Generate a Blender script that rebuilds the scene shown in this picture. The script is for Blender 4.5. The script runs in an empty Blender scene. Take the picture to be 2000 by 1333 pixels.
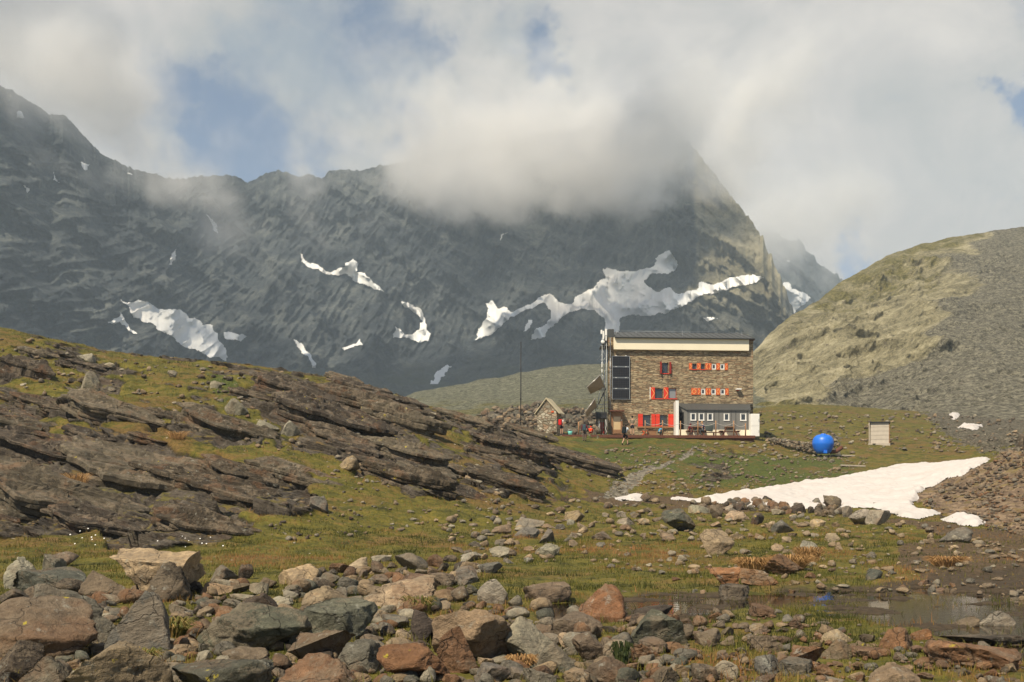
import bpy, bmesh, math, random
import numpy as np
from mathutils import Vector, Matrix

random.seed(7)
RNG = np.random.default_rng(11)
scene = bpy.context.scene
COL = scene.collection

# ------------------------------------------------------------------ camera
F = 2200.0            # focal length in photo pixels (photo is 2000 wide)
HZ = 980.0            # image row of the horizon
CZ = 1.5              # eye height
cam_d = bpy.data.cameras.new("camera")
cam = bpy.data.objects.new("camera", cam_d)
COL.objects.link(cam)
cam.location = (0, 0, CZ)
cam.rotation_euler = (math.pi / 2, 0, 0)
cam_d.sensor_width = 36.0
cam_d.lens = 36.0 * F / 2000.0
cam_d.shift_y = (HZ - 666.5) / 2000.0
cam_d.clip_start = 0.1
cam_d.clip_end = 20000
scene.camera = cam

# ------------------------------------------------------------------ light
SUN_EL = math.radians(51)
SUN_AZ = math.radians(214)      # clockwise from +Y (view direction)
sun_vec = Vector((math.sin(SUN_AZ) * math.cos(SUN_EL), math.cos(SUN_AZ) * math.cos(SUN_EL), math.sin(SUN_EL)))
sun_d = bpy.data.lights.new("sun", 'SUN')
sun_d.energy = 5.0
sun_d.angle = math.radians(0.5)
sun_d.color = (1.0, 0.885, 0.69)
sun = bpy.data.objects.new("sun", sun_d)
COL.objects.link(sun)
sun.rotation_euler = (-sun_vec).to_track_quat('-Z', 'Y').to_euler()

scene.view_settings.view_transform = 'Standard'
scene.view_settings.look = 'None'
scene.view_settings.gamma = 1
scene.view_settings.exposure = 0.30
scene.view_settings.use_curve_mapping = False
scene.cycles.use_denoising = True
scene.cycles.max_bounces = 6
scene.cycles.diffuse_bounces = 3
scene.cycles.glossy_bounces = 3
scene.cycles.transmission_bounces = 4
scene.cycles.transparent_max_bounces = 8
scene.cycles.volume_bounces = 6

def ray_dir(u, v):
    return Vector(((u - 1000) / F, 1.0, (HZ - v) / F)).normalized()

def pt(u, v, y):
    return Vector(((u - 1000) / F * y, y, CZ + (HZ - v) / F * y))

# ------------------------------------------------------------------ node helper
class NT:
    def __init__(self, tree):
        self.t = tree; self.n = tree.nodes; self.l = tree.links
    def new(self, kind, **kw):
        nd = self.n.new(kind)
        for k, v in kw.items(): setattr(nd, k, v)
        return nd
    def put(self, sock, val):
        if hasattr(val, 'is_output') or isinstance(val, bpy.types.NodeSocket): self.l.new(val, sock)
        else: sock.default_value = val
    def math(self, op, a, b=None, c=None, clamp=False):
        nd = self.n.new('ShaderNodeMath'); nd.operation = op; nd.use_clamp = clamp
        self.put(nd.inputs[0], a)
        if b is not None: self.put(nd.inputs[1], b)
        if c is not None: self.put(nd.inputs[2], c)
        return nd.outputs[0]
    def vmath(self, op, a, b=None, out=0, scale=None):
        nd = self.n.new('ShaderNodeVectorMath'); nd.operation = op
        self.put(nd.inputs[0], a)
        if b is not None: self.put(nd.inputs[1], b)
        if scale is not None: self.put(nd.inputs['Scale'], scale)
        return nd.outputs[out]
    def mix(self, fac, a, b, blend='MIX'):
        nd = self.n.new('ShaderNodeMix'); nd.data_type = 'RGBA'; nd.blend_type = blend
        self.put(nd.inputs[0], fac)
        for s, v in ((nd.inputs[6], a), (nd.inputs[7], b)):
            if isinstance(v, (tuple, list)) and len(v) == 3: v = (*v, 1)
            self.put(s, v)
        return nd.outputs[2]
    def fmix(self, fac, a, b):
        nd = self.n.new('ShaderNodeMix'); nd.data_type = 'FLOAT'
        self.put(nd.inputs[0], fac); self.put(nd.inputs[2], a); self.put(nd.inputs[3], b)
        return nd.outputs[0]
    def noise(self, vec, scale, detail=4, rough=0.55, dist=0.0, out=0, ntype='FBM'):
        nd = self.n.new('ShaderNodeTexNoise')
        try: nd.noise_type = ntype
        except Exception: pass
        if vec is not None: self.put(nd.inputs['Vector'], vec)
        nd.inputs['Scale'].default_value = scale; nd.inputs['Detail'].default_value = detail
        nd.inputs['Roughness'].default_value = rough; nd.inputs['Distortion'].default_value = dist
        return nd.outputs[out]
    def voro(self, vec, scale, feature='F1', out=0, rand=1.0):
        nd = self.n.new('ShaderNodeTexVoronoi'); nd.feature = feature
        if vec is not None: self.put(nd.inputs['Vector'], vec)
        nd.inputs['Scale'].default_value = scale
        nd.inputs['Randomness'].default_value = rand
        return nd.outputs[out]
    def ramp(self, fac, stops, interp='LINEAR'):
        nd = self.n.new('ShaderNodeValToRGB'); cr = nd.color_ramp; cr.interpolation = interp
        while len(cr.elements) < len(stops): cr.elements.new(0.5)
        for e, (p, c) in zip(cr.elements, stops):
            e.position = p
            e.color = (*c, 1) if len(c) == 3 else c
        self.put(nd.inputs[0], fac)
        return nd.outputs[0]
    def smooth(self, x, lo, hi):
        nd = self.n.new('ShaderNodeMapRange'); nd.interpolation_type = 'SMOOTHSTEP'
        self.put(nd.inputs[0], x); nd.inputs[1].default_value = lo; nd.inputs[2].default_value = hi
        return nd.outputs[0]
    def scale(self, vec, s):
        nd = self.n.new('ShaderNodeMapping'); self.put(nd.inputs[0], vec); nd.inputs['Scale'].default_value = s
        return nd.outputs[0]
    def rotscale(self, vec, rot, s):
        nd = self.n.new('ShaderNodeMapping'); self.put(nd.inputs[0], vec)
        nd.inputs['Rotation'].default_value = rot
        nd2 = self.n.new('ShaderNodeMapping'); self.l.new(nd.outputs[0], nd2.inputs[0]); nd2.inputs['Scale'].default_value = s
        return nd2.outputs[0]
    def bump(self, h, strength=0.5, dist=0.05, normal=None):
        nd = self.n.new('ShaderNodeBump'); self.put(nd.inputs['Height'], h)
        nd.inputs['Strength'].default_value = strength; nd.inputs['Distance'].default_value = dist
        if normal is not None: self.put(nd.inputs['Normal'], normal)
        return nd.outputs[0]

def material(name):
    m = bpy.data.materials.new(name); m.use_nodes = True
    nt = NT(m.node_tree); bs = m.node_tree.nodes['Principled BSDF']
    return m, nt, bs

def plain(name, col, rough=0.7, metal=0.0, var=0.12, scale=8.0, spec=0.3):
    """one coloured material with slight wear"""
    m, nt, bs = material(name)
    tc = nt.new('ShaderNodeTexCoord').outputs['Object']
    n = nt.noise(tc, scale, 5, 0.6)
    c = nt.mix(n, tuple(x * (1 - var * 1.6) for x in col), tuple(min(1, x * (1 + var * 1.6)) for x in col))
    nt.put(bs.inputs['Base Color'], c)
    bs.inputs['Roughness'].default_value = rough; bs.inputs['Metallic'].default_value = metal
    bs.inputs['Specular IOR Level'].default_value = spec
    return m

# ------------------------------------------------------------------ sky
world = bpy.data.worlds.new("World"); scene.world = world; world.use_nodes = True
W = NT(world.node_tree); W.n.clear()
wout = W.new('ShaderNodeOutputWorld')
sky = W.new('ShaderNodeTexSky'); sky.sky_type = 'NISHITA'; sky.sun_disc = False
sky.sun_elevation = SUN_EL; sky.sun_rotation = SUN_AZ; sky.altitude = 2500; sky.air_density = 1.0; sky.dust_density = 0.6
bg_sky = W.new('ShaderNodeBackground'); W.l.new(sky.outputs[0], bg_sky.inputs[0]); bg_sky.inputs[1].default_value = 0.085
wd = W.new('ShaderNodeTexCoord').outputs['Generated']
wwarp = W.vmath('ADD', W.vmath('SCALE', W.vmath('SUBTRACT', W.noise(wd, 9.0, 6, 0.62, out=1), (0.5, 0.5, 0.5)), scale=0.16), W.vmath('SCALE', W.vmath('SUBTRACT', W.noise(wd, 34.0, 5, 0.6, out=1), (0.5, 0.5, 0.5)), scale=0.035))
wdw = W.vmath('NORMALIZE', W.vmath('ADD', wd, wwarp))
# gaps (negative) and banks (positive) of the cloud cover, by direction
def blobs(lst):
    tot = None
    for (u, v, r, w) in lst:
        d = ray_dir(u, v); k = 1.0 / (1 - math.cos(r / F))
        dot = W.vmath('DOT_PRODUCT', wdw, tuple(d), out=1)
        e = W.math('MULTIPLY', W.math('POWER', 2.718, W.math('MULTIPLY', W.math('SUBTRACT', dot, 1.0), k)), w)
        tot = e if tot is None else W.math('ADD', tot, e)
    return tot
gaps = blobs([(450, 285, 110, -.46), (560, 320, 60, -.2), (400, 220, 70, -.16), (770, 222, 32, -.42), (720, 205, 50, -.12), (1060, 80, 36, -.44), (1020, 35, 40, -.2),
              (1085, 180, 40, -.24), (840, 130, 50, -.22), (740, 80, 60, -.18), (250, 185, 45, -.2), (1975, 195, 45, -.42), (1665, 480, 50, -.42), (1720, 430, 45, -.22),
              (1080, 290, 40, -.2), (1600, 320, 300, .25), (120, 60, 200, .22), (1300, 80, 200, .3), (1850, 60, 90, .25), (900, 240, 90, .12), (640, 120, 150, -.05)])
wn = W.noise(W.scale(wd, (1, 1, 1.3)), 6.5, 10, 0.6, 0.35)
wn2 = W.noise(wd, 21.0, 8, 0.66, 0.4)
cover = W.math('ADD', W.math('ADD', W.math('MULTIPLY', wn, 0.8), W.math('MULTIPLY', wn2, 0.45)), gaps)
front = W.smooth(W.vmath('DOT_PRODUCT', wd, tuple(ray_dir(1000, 500)), out=1), 0.35, 0.80)    # the clouds sit against the peaks; it is clear behind and overhead
cfac = W.math('MULTIPLY', W.smooth(cover, 0.27, 0.68), W.fmix(front, 0.22, 1.0))
shade = blobs([(650, 60, 260, -.22), (500, 190, 200, -.20), (1340, 215, 110, .2), (1000, 60, 120, -.05), (1250, 60, 180, .1), (1700, 330, 350, -.02), (960, 240, 110, .16), (150, 150, 150, .08), (1880, 40, 90, .16), (1150, 130, 60, .1), (1500, 500, 100, -.06)])
wn3 = W.noise(W.scale(wd, (1, 1, 1.4)), 8.0, 10, 0.62, 0.6)
cs = W.math('ADD', W.math('ADD', W.math('MULTIPLY', W.math('SUBTRACT', wn3, 0.5), 1.15), 0.56), shade)
ccol = W.ramp(cs, [(0.16, (0.30, 0.335, 0.37)), (0.40, (0.43, 0.42, 0.40)), (0.60, (0.535, 0.50, 0.465)), (0.9, (0.69, 0.635, 0.57))])
bg_c = W.new('ShaderNodeBackground'); W.l.new(ccol, bg_c.inputs[0]); bg_c.inputs[1].default_value = 1.0
mixw = W.new('ShaderNodeMixShader'); W.l.new(cfac, mixw.inputs[0]); W.l.new(bg_sky.outputs[0], mixw.inputs[1]); W.l.new(bg_c.outputs[0], mixw.inputs[2])
W.l.new(mixw.outputs[0], wout.inputs[0])

# ------------------------------------------------------------------ numpy noise
_perm = RNG.permutation(256); _perm = np.concatenate([_perm, _perm, _perm])
_grad = RNG.normal(size=(256, 3)); _grad /= np.linalg.norm(_grad, axis=1)[:, None]
def perlin(x, y, z):
    x, y, z = np.broadcast_arrays(np.asarray(x, float), np.asarray(y, float), np.asarray(z, float))
    xi, yi, zi = np.floor(x).astype(int), np.floor(y).astype(int), np.floor(z).astype(int)
    xf, yf, zf = x - xi, y - yi, z - zi
    u, v, w = (t * t * t * (t * (t * 6 - 15) + 10) for t in (xf, yf, zf))
    def g(dx, dy, dz):
        h = _perm[_perm[_perm[(xi + dx) & 255] + ((yi + dy) & 255)] + ((zi + dz) & 255)]
        gr = _grad[h]
        return gr[..., 0] * (xf - dx) + gr[..., 1] * (yf - dy) + gr[..., 2] * (zf - dz)
    def lerp(t, a, b): return a + t * (b - a)
    return lerp(w, lerp(v, lerp(u, g(0, 0, 0), g(1, 0, 0)), lerp(u, g(0, 1, 0), g(1, 1, 0))),
                lerp(v, lerp(u, g(0, 0, 1), g(1, 0, 1)), lerp(u, g(0, 1, 1), g(1, 1, 1)))) * 1.5
def fbm(x, y, z, octv=5, gain=0.5, lac=2.03):
    a, f, s = 1.0, 1.0, 0.0
    for i in range(octv):
        s = s + a * perlin(x * f + 13.7 * i, y * f + 7.1 * i, z * f + 3.3 * i); a *= gain; f *= lac
    return s
def ridged(x, y, z, octv=6, gain=0.55, lac=2.07):
    a, f, s, wgt = 1.0, 1.0, 0.0, 1.0
    for i in range(octv):
        n = 1 - np.abs(perlin(x * f + 5.7 * i, y * f + 9.1 * i, z * f + 1.3 * i)) * 1.6
        n = np.clip(n, 0, 1) ** 2 * wgt; s = s + a * n
        wgt = np.clip(n * 1.6, 0, 1); a *= gain; f *= lac
    return s
def sstep(x, lo, hi):
    t = np.clip((x - lo) / (hi - lo), 0, 1); return t * t * (3 - 2 * t)
def hash1(i, k=0):
    i = np.asarray(i).astype(np.int64)
    h = (i * 374761393 + k * 668265263 + 1274126177) & 0xffffffff
    h = ((h ^ (h >> 13)) * 1103515245 + 12345) & 0x7fffffff
    return ((h ^ (h >> 16)) & 0xffff) / 65535.0
def gauss1(a, sig, axis):
    r = int(3 * sig) + 1; k = np.exp(-np.arange(-r, r + 1) ** 2 / (2 * sig * sig)); k /= k.sum()
    pad = [(0, 0)] * a.ndim; pad[axis] = (r, r)
    b = np.pad(a, pad, mode='edge')
    return np.apply_along_axis(lambda m: np.convolve(m, k, 'valid'), axis, b)
def inpoly(u, v, poly):
    u = np.asarray(u, float); v = np.asarray(v, float); c = np.zeros(np.broadcast(u, v).shape, bool)
    n = len(poly)
    for i in range(n):
        x1, y1 = poly[i]; x2, y2 = poly[(i + 1) % n]
        if y1 == y2: continue
        c ^= ((y1 > v) != (y2 > v)) & (u < (x2 - x1) * (v - y1) / (y2 - y1) + x1)
    return c

def grid_mesh(name, P, mat, smooth=True, attrs=None, keep=None):
    """P: rows x cols x 3 vertex grid -> one mesh object"""
    R, Cc = P.shape[:2]
    idx = np.arange(R * Cc).reshape(R, Cc)
    q = np.stack([idx[:-1, :-1], idx[:-1, 1:], idx[1:, 1:], idx[1:, :-1]], -1).reshape(-1, 4)
    if keep is not None: q = q[keep.reshape(-1)]
    return raw_mesh(name, P.reshape(-1, 3), q, mat, smooth, attrs)
def raw_mesh(name, V, Q, mat, smooth=True, attrs=None, parent=None):
    me = bpy.data.meshes.new(name)
    V = np.ascontiguousarray(V, dtype=np.float32); Q = np.ascontiguousarray(Q, dtype=np.int32)
    k = Q.shape[1]
    me.vertices.add(len(V)); me.vertices.foreach_set('co', V.reshape(-1))
    me.loops.add(Q.size); me.loops.foreach_set('vertex_index', Q.reshape(-1))
    me.polygons.add(len(Q))
    me.polygons.foreach_set('loop_start', np.arange(0, Q.size, k, dtype=np.int32))
    me.polygons.foreach_set('loop_total', np.full(len(Q), k, dtype=np.int32))
    me.polygons.foreach_set('use_smooth', np.full(len(Q), smooth, dtype=bool))
    me.update(calc_edges=True)
    for nm, arr in (attrs or {}).items():
        arr = np.asarray(arr)
        if arr.ndim >= 2 and arr.shape[-1] == 4 and arr.size == len(V) * 4:
            at = me.attributes.new(nm, 'FLOAT_COLOR', 'POINT'); at.data.foreach_set('color', arr.astype(np.float32).reshape(-1))
        else:
            at = me.attributes.new(nm, 'FLOAT', 'POINT'); at.data.foreach_set('value', arr.astype(np.float32).reshape(-1))
    if mat is not None: me.materials.append(mat)
    o = bpy.data.objects.new(name, me); COL.objects.link(o)
    if parent is not None: o.parent = parent
    return o

# ------------------------------------------------------------------ tagging
def tag(o, label=None, cat=None, group=None, kind=None):
    if label: o['label'] = label
    if cat: o['category'] = cat
    if group: o['group'] = group
    if kind: o['kind'] = kind
    return o
def empty(name, loc=(0, 0, 0), rz=0.0, label=None, cat=None, group=None):
    o = bpy.data.objects.new(name, None); COL.objects.link(o); o.location = loc; o.rotation_euler = (0, 0, rz)
    o.empty_display_size = 0.2
    return tag(o, label, cat, group)
# ================================================================== LAND
# ---- ground profile columns: (distance y, image row v) seen from the eye
def meadow(y): return max(0.0, (y - 18) * 0.028)
def mv(y): return HZ + F * (CZ - meadow(y)) / y
def prof(lim, *rest):
    near = [(y, None) for y in (2.0, 6, 10, 14, 18, 22, 26, 30, 34, 38, 42, 46, 50, 54, 58) if y < lim - 1]
    return [(y, meadow(y)) for y, _ in near] + [(y, CZ + (HZ - v) / F * y) for y, v in rest]
KNOT = {
    -900: prof(26, (27, 1090), (34, 960), (42, 800), (52, 650), (62, 560), (72, 540), (100, 620), (170, 760)),
    0: prof(27, (28, 1077), (33, 1010), (40, 890), (48, 790), (56, 705), (64, 650), (70, 638), (76, 642), (100, 720), (170, 850)),
    250: prof(27.5, (28.5, 1078), (33, 1012), (40, 892), (48, 795), (58, 727), (67, 694), (74, 697), (100, 770), (170, 860)),
    500: prof(28, (29, 1070), (34, 1005), (41, 905), (50, 805), (58, 742), (66, 715), (73, 718), (100, 785), (170, 860)),
    700: prof(31, (33, 1050), (40, 960), (48, 870), (56, 795), (66, 748), (73, 750), (100, 800), (170, 850)),
    850: prof(34, (36, 1035), (44, 960), (54, 865), (62, 815), (69, 797), (76, 800), (100, 825), (170, 840)),
    1000: prof(40, (42, 1015), (52, 940), (62, 876), (72, 842), (80, 843), (97, 846), (112, 830), (130, 808), (170, 790)),
    1100: prof(46, (48, 1000), (60, 942), (70, 895), (80, 868), (90, 856), (97, 849), (112, 838), (130, 815), (170, 795)),
    1200: prof(54, (56, 985), (66, 945), (76, 908), (86, 876), (94, 856), (97, 852), (108, 850), (130, 835), (170, 815)),
    1300: prof(56, (58, 982), (68, 940), (80, 892), (89, 862), (94, 857), (97, 853), (108, 851), (130, 835), (170, 815)),
    1450: prof(57, (59, 980), (70, 937), (80, 901), (90, 868), (94, 859), (97, 855), (108, 851), (130, 830), (170, 800)),
    1520: prof(57, (60, 978), (72, 938), (82, 905), (90, 878), (97, 860), (108, 848), (130, 815), (155, 790), (175, 792)),
    1600: prof(54, (56, 992), (66, 955), (76, 925), (84, 903), (90, 888), (97, 872), (110, 850), (130, 815), (158, 788), (175, 792)),
    1750: prof(48, (50, 1004), (62, 960), (74, 922), (84, 897), (100, 866), (120, 838), (150, 806), (175, 800)),
    1860: prof(43, (45, 1024), (52, 985), (60, 940), (66, 922), (76, 907), (88, 886), (110, 852), (150, 815), (175, 808)),
    2000: prof(38, (40, 1046), (46, 990), (54, 918), (62, 876), (68, 876), (78, 880), (95, 862), (120, 845), (150, 828), (175, 820)),
    2300: prof(34, (35, 1066), (45, 950), (58, 850), (70, 800), (100, 790), (175, 790)),
    2900: prof(30, (32, 1070), (45, 930), (58, 820), (70, 740), (100, 720), (175, 740)),
}
GU = np.concatenate([np.arange(-900, -100, 20), np.arange(-100, 1260, 2.6), np.arange(1260, 2060, 4), np.arange(2060, 2901, 20)])
GY = np.concatenate([np.geomspace(2.0, 26, 300)[:-1], np.arange(26, 72, 0.075), np.arange(72, 100, 0.16), np.geomspace(100, 175, 90)])
ku = np.array(sorted(KNOT))
prof_z = np.stack([np.interp(GY, [a for a, _ in KNOT[k]], [b for _, b in KNOT[k]]) for k in ku])        # K x Y
def resmooth(Z):
    # gaussian smoothing on a uniform log-distance axis
    ly = np.linspace(math.log(GY[0]), math.log(GY[-1]), 1200)
    out = []
    for r in Z:
        a = np.interp(ly, np.log(GY), r); a = gauss1(a, 9, 0); out.append(np.interp(np.log(GY), ly, a))
    return np.stack(out)
prof_z = resmooth(prof_z)
uu = np.arange(-900, 2901, 10.0)
ZU = np.stack([np.interp(uu, ku, prof_z[:, j]) for j in range(len(GY))])     # Y x uu
ZU = gauss1(ZU, 4.0, 1)
BASE = np.stack([np.interp(GU, uu, row) for row in ZU])                      # Y x U
gu2, gy2 = np.meshgrid(GU, GY)
gx2 = (gu2 - 1000) / F * gy2
gv2 = HZ - F * (BASE - CZ) / gy2                                             # image row of each ground point

# ---- soft masks laid out on the land
def softmask(polys, amp=18, sc=0.5, edge=14):
    """union of image polygons -> soft mask over the ground, edges broken by noise"""
    n1 = fbm(gx2 * sc, gy2 * sc * 0.6, 1.7, 4) * amp
    n2 = fbm(gx2 * sc, gy2 * sc * 0.6, 8.3, 4) * amp
    m = np.zeros_like(gu2)
    for p in polys:
        m = np.maximum(m, inpoly(gu2 + n1, gv2 + n2, p).astype(float))
    return m
OUTCROPS = [
    [(-900, 840), (-100, 850), (30, 872), (200, 850), (330, 862), (420, 880), (560, 930), (625, 965), (610, 990), (520, 1012), (470, 1040), (400, 1062), (300, 1066), (200, 1050), (60, 1045), (-60, 1045), (-900, 1080)],
    [(462, 760), (490, 728), (560, 735), (640, 742), (720, 760), (800, 782), (840, 800), (850, 835), (800, 850), (900, 890), (900, 915), (780, 890), (680, 855), (580, 850), (500, 800)],
    [(-100, 705), (0, 708), (70, 720), (60, 748), (0, 752), (-100, 760)],
    [(60, 690), (160, 705), (240, 740), (230, 758), (150, 738), (80, 720)],
    [(0, 770), (120, 785), (300, 800), (330, 822), (200, 830), (60, 812), (0, 800)],
    [(0, 800), (60, 830), (190, 845), (160, 868), (0, 862)],
    [(310, 800), (420, 808), (520, 845), (560, 870), (470, 870), (360, 840)],
    [(570, 860), (650, 850), (760, 880), (770, 905), (660, 892)],
    [(690, 880), (850, 905), (900, 955), (830, 975), (700, 930)],
    [(850, 800), (960, 815), (1050, 850), (1060, 870), (930, 862), (860, 835)],
    [(900, 872), (1040, 884), (1120, 905), (1060, 915), (1000, 908), (910, 896)],
    [(890, 930), (960, 925), (1075, 955), (1060, 975), (960, 960)],
    [(1350, 895), (1420, 890), (1440, 930), (1390, 940)],
]
ROCK = softmask(OUTCROPS, amp=36, sc=0.6)
hill_zone = sstep(1180 - gu2, 0, 140) * sstep(gy2 - (24 + np.clip(gu2, 0, 1200) * 0.02), 0, 5)
spots = sstep(fbm(gx2 * 0.35 + gy2 * 0.1, gy2 * 0.25, 4.4, 5), 0.18, 0.34) * hill_zone * sstep(gu2, -100, 200)
ROCK = np.maximum(ROCK, spots * 0.95)
MOUND = softmask([[(1780, 975), (1830, 935), (1920, 905), (1990, 872), (2100, 850), (2900, 760), (2900, 1075), (2200, 1060), (2000, 1048), (1930, 1030), (1840, 1005)]], amp=10, sc=0.8)
PATH = softmask([[(1170, 978), (1190, 952), (1215, 935), (1262, 912), (1290, 906), (1330, 893), (1350, 874), (1354, 875), (1340, 896), (1298, 911), (1262, 926), (1240, 950), (1225, 978)]], amp=7, sc=0.9)
RUBBLE = softmask([[(1800, 800), (2010, 812), (2010, 874), (1930, 884), (1850, 856)], [(940, 770), (1080, 770), (1180, 760), (1190, 850), (1090, 845), (940, 838)], [(1590, 845), (1640, 850), (1640, 880), (1600, 885)]], amp=14, sc=0.7)
POND = softmask([[(1040, 1190), (1150, 1170), (1230, 1160), (1330, 1152), (1460, 1158), (1560, 1150), (1700, 1140), (1850, 1120), (2010, 1105), (2300, 1100), (2300, 1290), (2010, 1285),
                  (1880, 1262), (1790, 1228), (1700, 1215), (1600, 1182), (1500, 1178), (1440, 1196), (1340, 1208), (1180, 1212), (1060, 1222)],
                 [(460, 1295), (600, 1292), (600, 1318), (470, 1322)]], amp=9, sc=0.9)
POND = gauss1(gauss1(POND, 2.0, 1), 3.0, 0)
MUD = softmask([[(1760, 1060), (2010, 1040), (2300, 1050), (2300, 1200), (1900, 1160), (1750, 1110)], [(1150, 962), (1330, 968), (1500, 1000), (1420, 1005), (1250, 985), (1040, 975)],
                [(1640, 1000), (1990, 1040), (2010, 1070), (1880, 1052)]], amp=12, sc=0.7)

# ---- strata: the rocky hill is a stack of tilted layers that step out of the turf
def steps(c, hmin, hmax, seed, flat=0.80):
    """irregular staircase; returns (T(c)-c, lip, index)"""
    edges = [-30.0]; r = random.Random(seed)
    while edges[-1] < 60: edges.append(edges[-1] + r.uniform(hmin, hmax))
    e = np.array(edges); i = np.clip(np.searchsorted(e, c) - 1, 0, len(e) - 2)
    h = e[i + 1] - e[i]; f = (c - e[i]) / h
    t = np.where(f < flat, 0.12 * f / flat, 0.12 + 0.88 * sstep(f, flat, 1.0))
    lip = np.where(f >= flat, sstep(f, flat, 1.0), np.clip(1 - f / 0.35, 0, 1))
    return (t - f) * h, lip * h, i, f
warp = fbm(gx2 * 0.13, gy2 * 0.13, 2.2, 4) * 0.9 + fbm(gx2 * 0.6, gy2 * 0.5, 5.2, 3) * 0.13
# joints: blocks bounded by worley cells, each block a little up or down
def cells(x, y, size, seed):
    X, Y = x / size, y / size; xi, yi = np.floor(X), np.floor(Y); best = np.full(x.shape, 9.0); bid = np.zeros(x.shape, np.int64)
    for dx in (-1, 0, 1):
        for dy in (-1, 0, 1):
            cid = ((xi + dx).astype(np.int64) * 73856093) ^ ((yi + dy).astype(np.int64) * 19349663)
            d = (xi + dx + hash1(cid, seed) - X) ** 2 + (yi + dy + hash1(cid, seed + 1) - Y) ** 2
            m = d < best; best = np.where(m, d, best); bid = np.where(m, cid, bid)
    return bid
sel = gy2 > 24
bx = gx2 + 0.4 * fbm(gx2 * 0.8, gy2 * 0.8, 1.0, 3)
block = hash1(cells(bx * 0.55, gy2 + 0.35 * gx2, 1.5, 3), 9) - 0.5
block2 = hash1(cells(bx * 0.8 + 4, gy2 * 1.0, 0.55, 5), 2) - 0.5
strat = BASE + 0.27 * gx2 - 0.17 * gy2 + warp + block * 0.42 + block2 * 0.10
d1, lip1, i1, f1 = steps(strat, 0.5, 1.25, 3)
d2, lip2, i2, f2 = steps(strat + d1 * 0.0, 0.10, 0.26, 8, 0.6)
rk = gauss1(gauss1(ROCK, 1.5, 1), 2.5, 0)
Z = BASE.copy()
Z += rk * (d1 * 1.0 + d2 * 0.75 + 0.18)
Z += rk * fbm(gx2 * 2.2 + gy2, gy2 * 2.2, 3.1, 4) * 0.05
# turf relief, hummocks, grit
turf = 1 - rk
near = sstep(60 - gy2, 0, 30)
Z += turf * (fbm(gx2 * 0.35, gy2 * 0.35, 0.4, 3) * 0.10 * sstep(gy2, 18, 30) + fbm(gx2 * 1.1, gy2 * 1.1, 7.7, 4) * (0.05 + 0.05 * sstep(gy2, 24, 40)))
Z += turf * near * fbm(gx2 * 5, gy2 * 5, 2.7, 3) * 0.018
Z += RUBBLE * np.abs(fbm(gx2 * 1.3, gy2 * 1.3, 9.1, 4)) * 0.35
Z += MOUND * (fbm(gx2 * 1.6, gy2 * 1.6, 3.9, 5) * 0.10)
Z -= PATH * 0.05
Z -= POND * (0.062 + 0.085 * fbm(gx2 * 0.9, gy2 * 1.4, 6.0, 4))
foot = softmask([[(-900, 1180), (0, 1150), (300, 1160), (520, 1180), (700, 1190), (860, 1200), (1350, 1220), (1360, 1400), (-900, 1400)]], amp=5)
GX = gx2 - 0.10 * rk * lip1 * 0.3
GYD = gy2 - rk * (lip1 * 0.55 + lip2 * 0.5)
GZ = Z
def ground_z(x, y):
    u = 1000 + F * x / y
    j = int(np.clip(np.searchsorted(GU, u) - 1, 0, len(GU) - 2)); i = int(np.clip(np.searchsorted(GY, y) - 1, 0, len(GY) - 2))
    a = (u - GU[j]) / (GU[j + 1] - GU[j]); b = (y - GY[i]) / (GY[i + 1] - GY[i])
    return float((Z[i, j] * (1 - a) + Z[i, j + 1] * a) * (1 - b) + (Z[i + 1, j] * (1 - a) + Z[i + 1, j + 1] * a) * b)
def ground_z_arr(x, y):
    u = 1000 + F * x / y
    j = np.clip(np.searchsorted(GU, u) - 1, 0, len(GU) - 2); i = np.clip(np.searchsorted(GY, y) - 1, 0, len(GY) - 2)
    a = np.clip((u - GU[j]) / (GU[j + 1] - GU[j]), 0, 1); b = np.clip((y - GY[i]) / (GY[i + 1] - GY[i]), 0, 1)
    return (Z[i, j] * (1 - a) + Z[i, j + 1] * a) * (1 - b) + (Z[i + 1, j] * (1 - a) + Z[i + 1, j + 1] * a) * b
def field_at(A, x, y):
    u = 1000 + F * x / y
    j = np.clip(np.searchsorted(GU, u), 0, len(GU) - 1); i = np.clip(np.searchsorted(GY, y), 0, len(GY) - 1)
    return A[i, j]
def ground_hit(u, v, ymin=5.0):
    """first ground point seen at image position u, v"""
    j = int(np.argmin(np.abs(GU - u))); vv = HZ - F * (Z[:, j] - CZ) / GY
    k = np.where((vv <= v) & (GY > ymin))[0]
    y = GY[k[0]] if len(k) else 150.0
    x = (u - 1000) / F * y
    return Vector((x, y, ground_z(x, y)))

# ---- ground material
gm, nt, bs = material("alpine_ground")
geo = nt.new('ShaderNodeNewGeometry'); pos = geo.outputs['Position']
att = nt.new('ShaderNodeAttribute'); att.attribute_name = 'mask'; am = nt.new('ShaderNodeSeparateColor'); nt.l.new(att.outputs['Color'], am.inputs[0])
a_rock, a_soil, a_pond, a_rub = am.outputs[0], am.outputs[1], am.outputs[2], att.outputs['Alpha']
att2 = nt.new('ShaderNodeAttribute'); att2.attribute_name = 'mask2'; am2 = nt.new('ShaderNodeSeparateColor'); nt.l.new(att2.outputs['Color'], am2.inputs[0])
a_path, a_mud, a_green = am2.outputs[0], am2.outputs[1], am2.outputs[2]
n_big = nt.noise(pos, 0.22, 5, 0.6); n_mid = nt.noise(pos, 1.3, 6, 0.62); n_fine = nt.noise(pos, 9.0, 5, 0.65); n_tiny = nt.noise(pos, 34.0, 4, 0.65)
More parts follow.
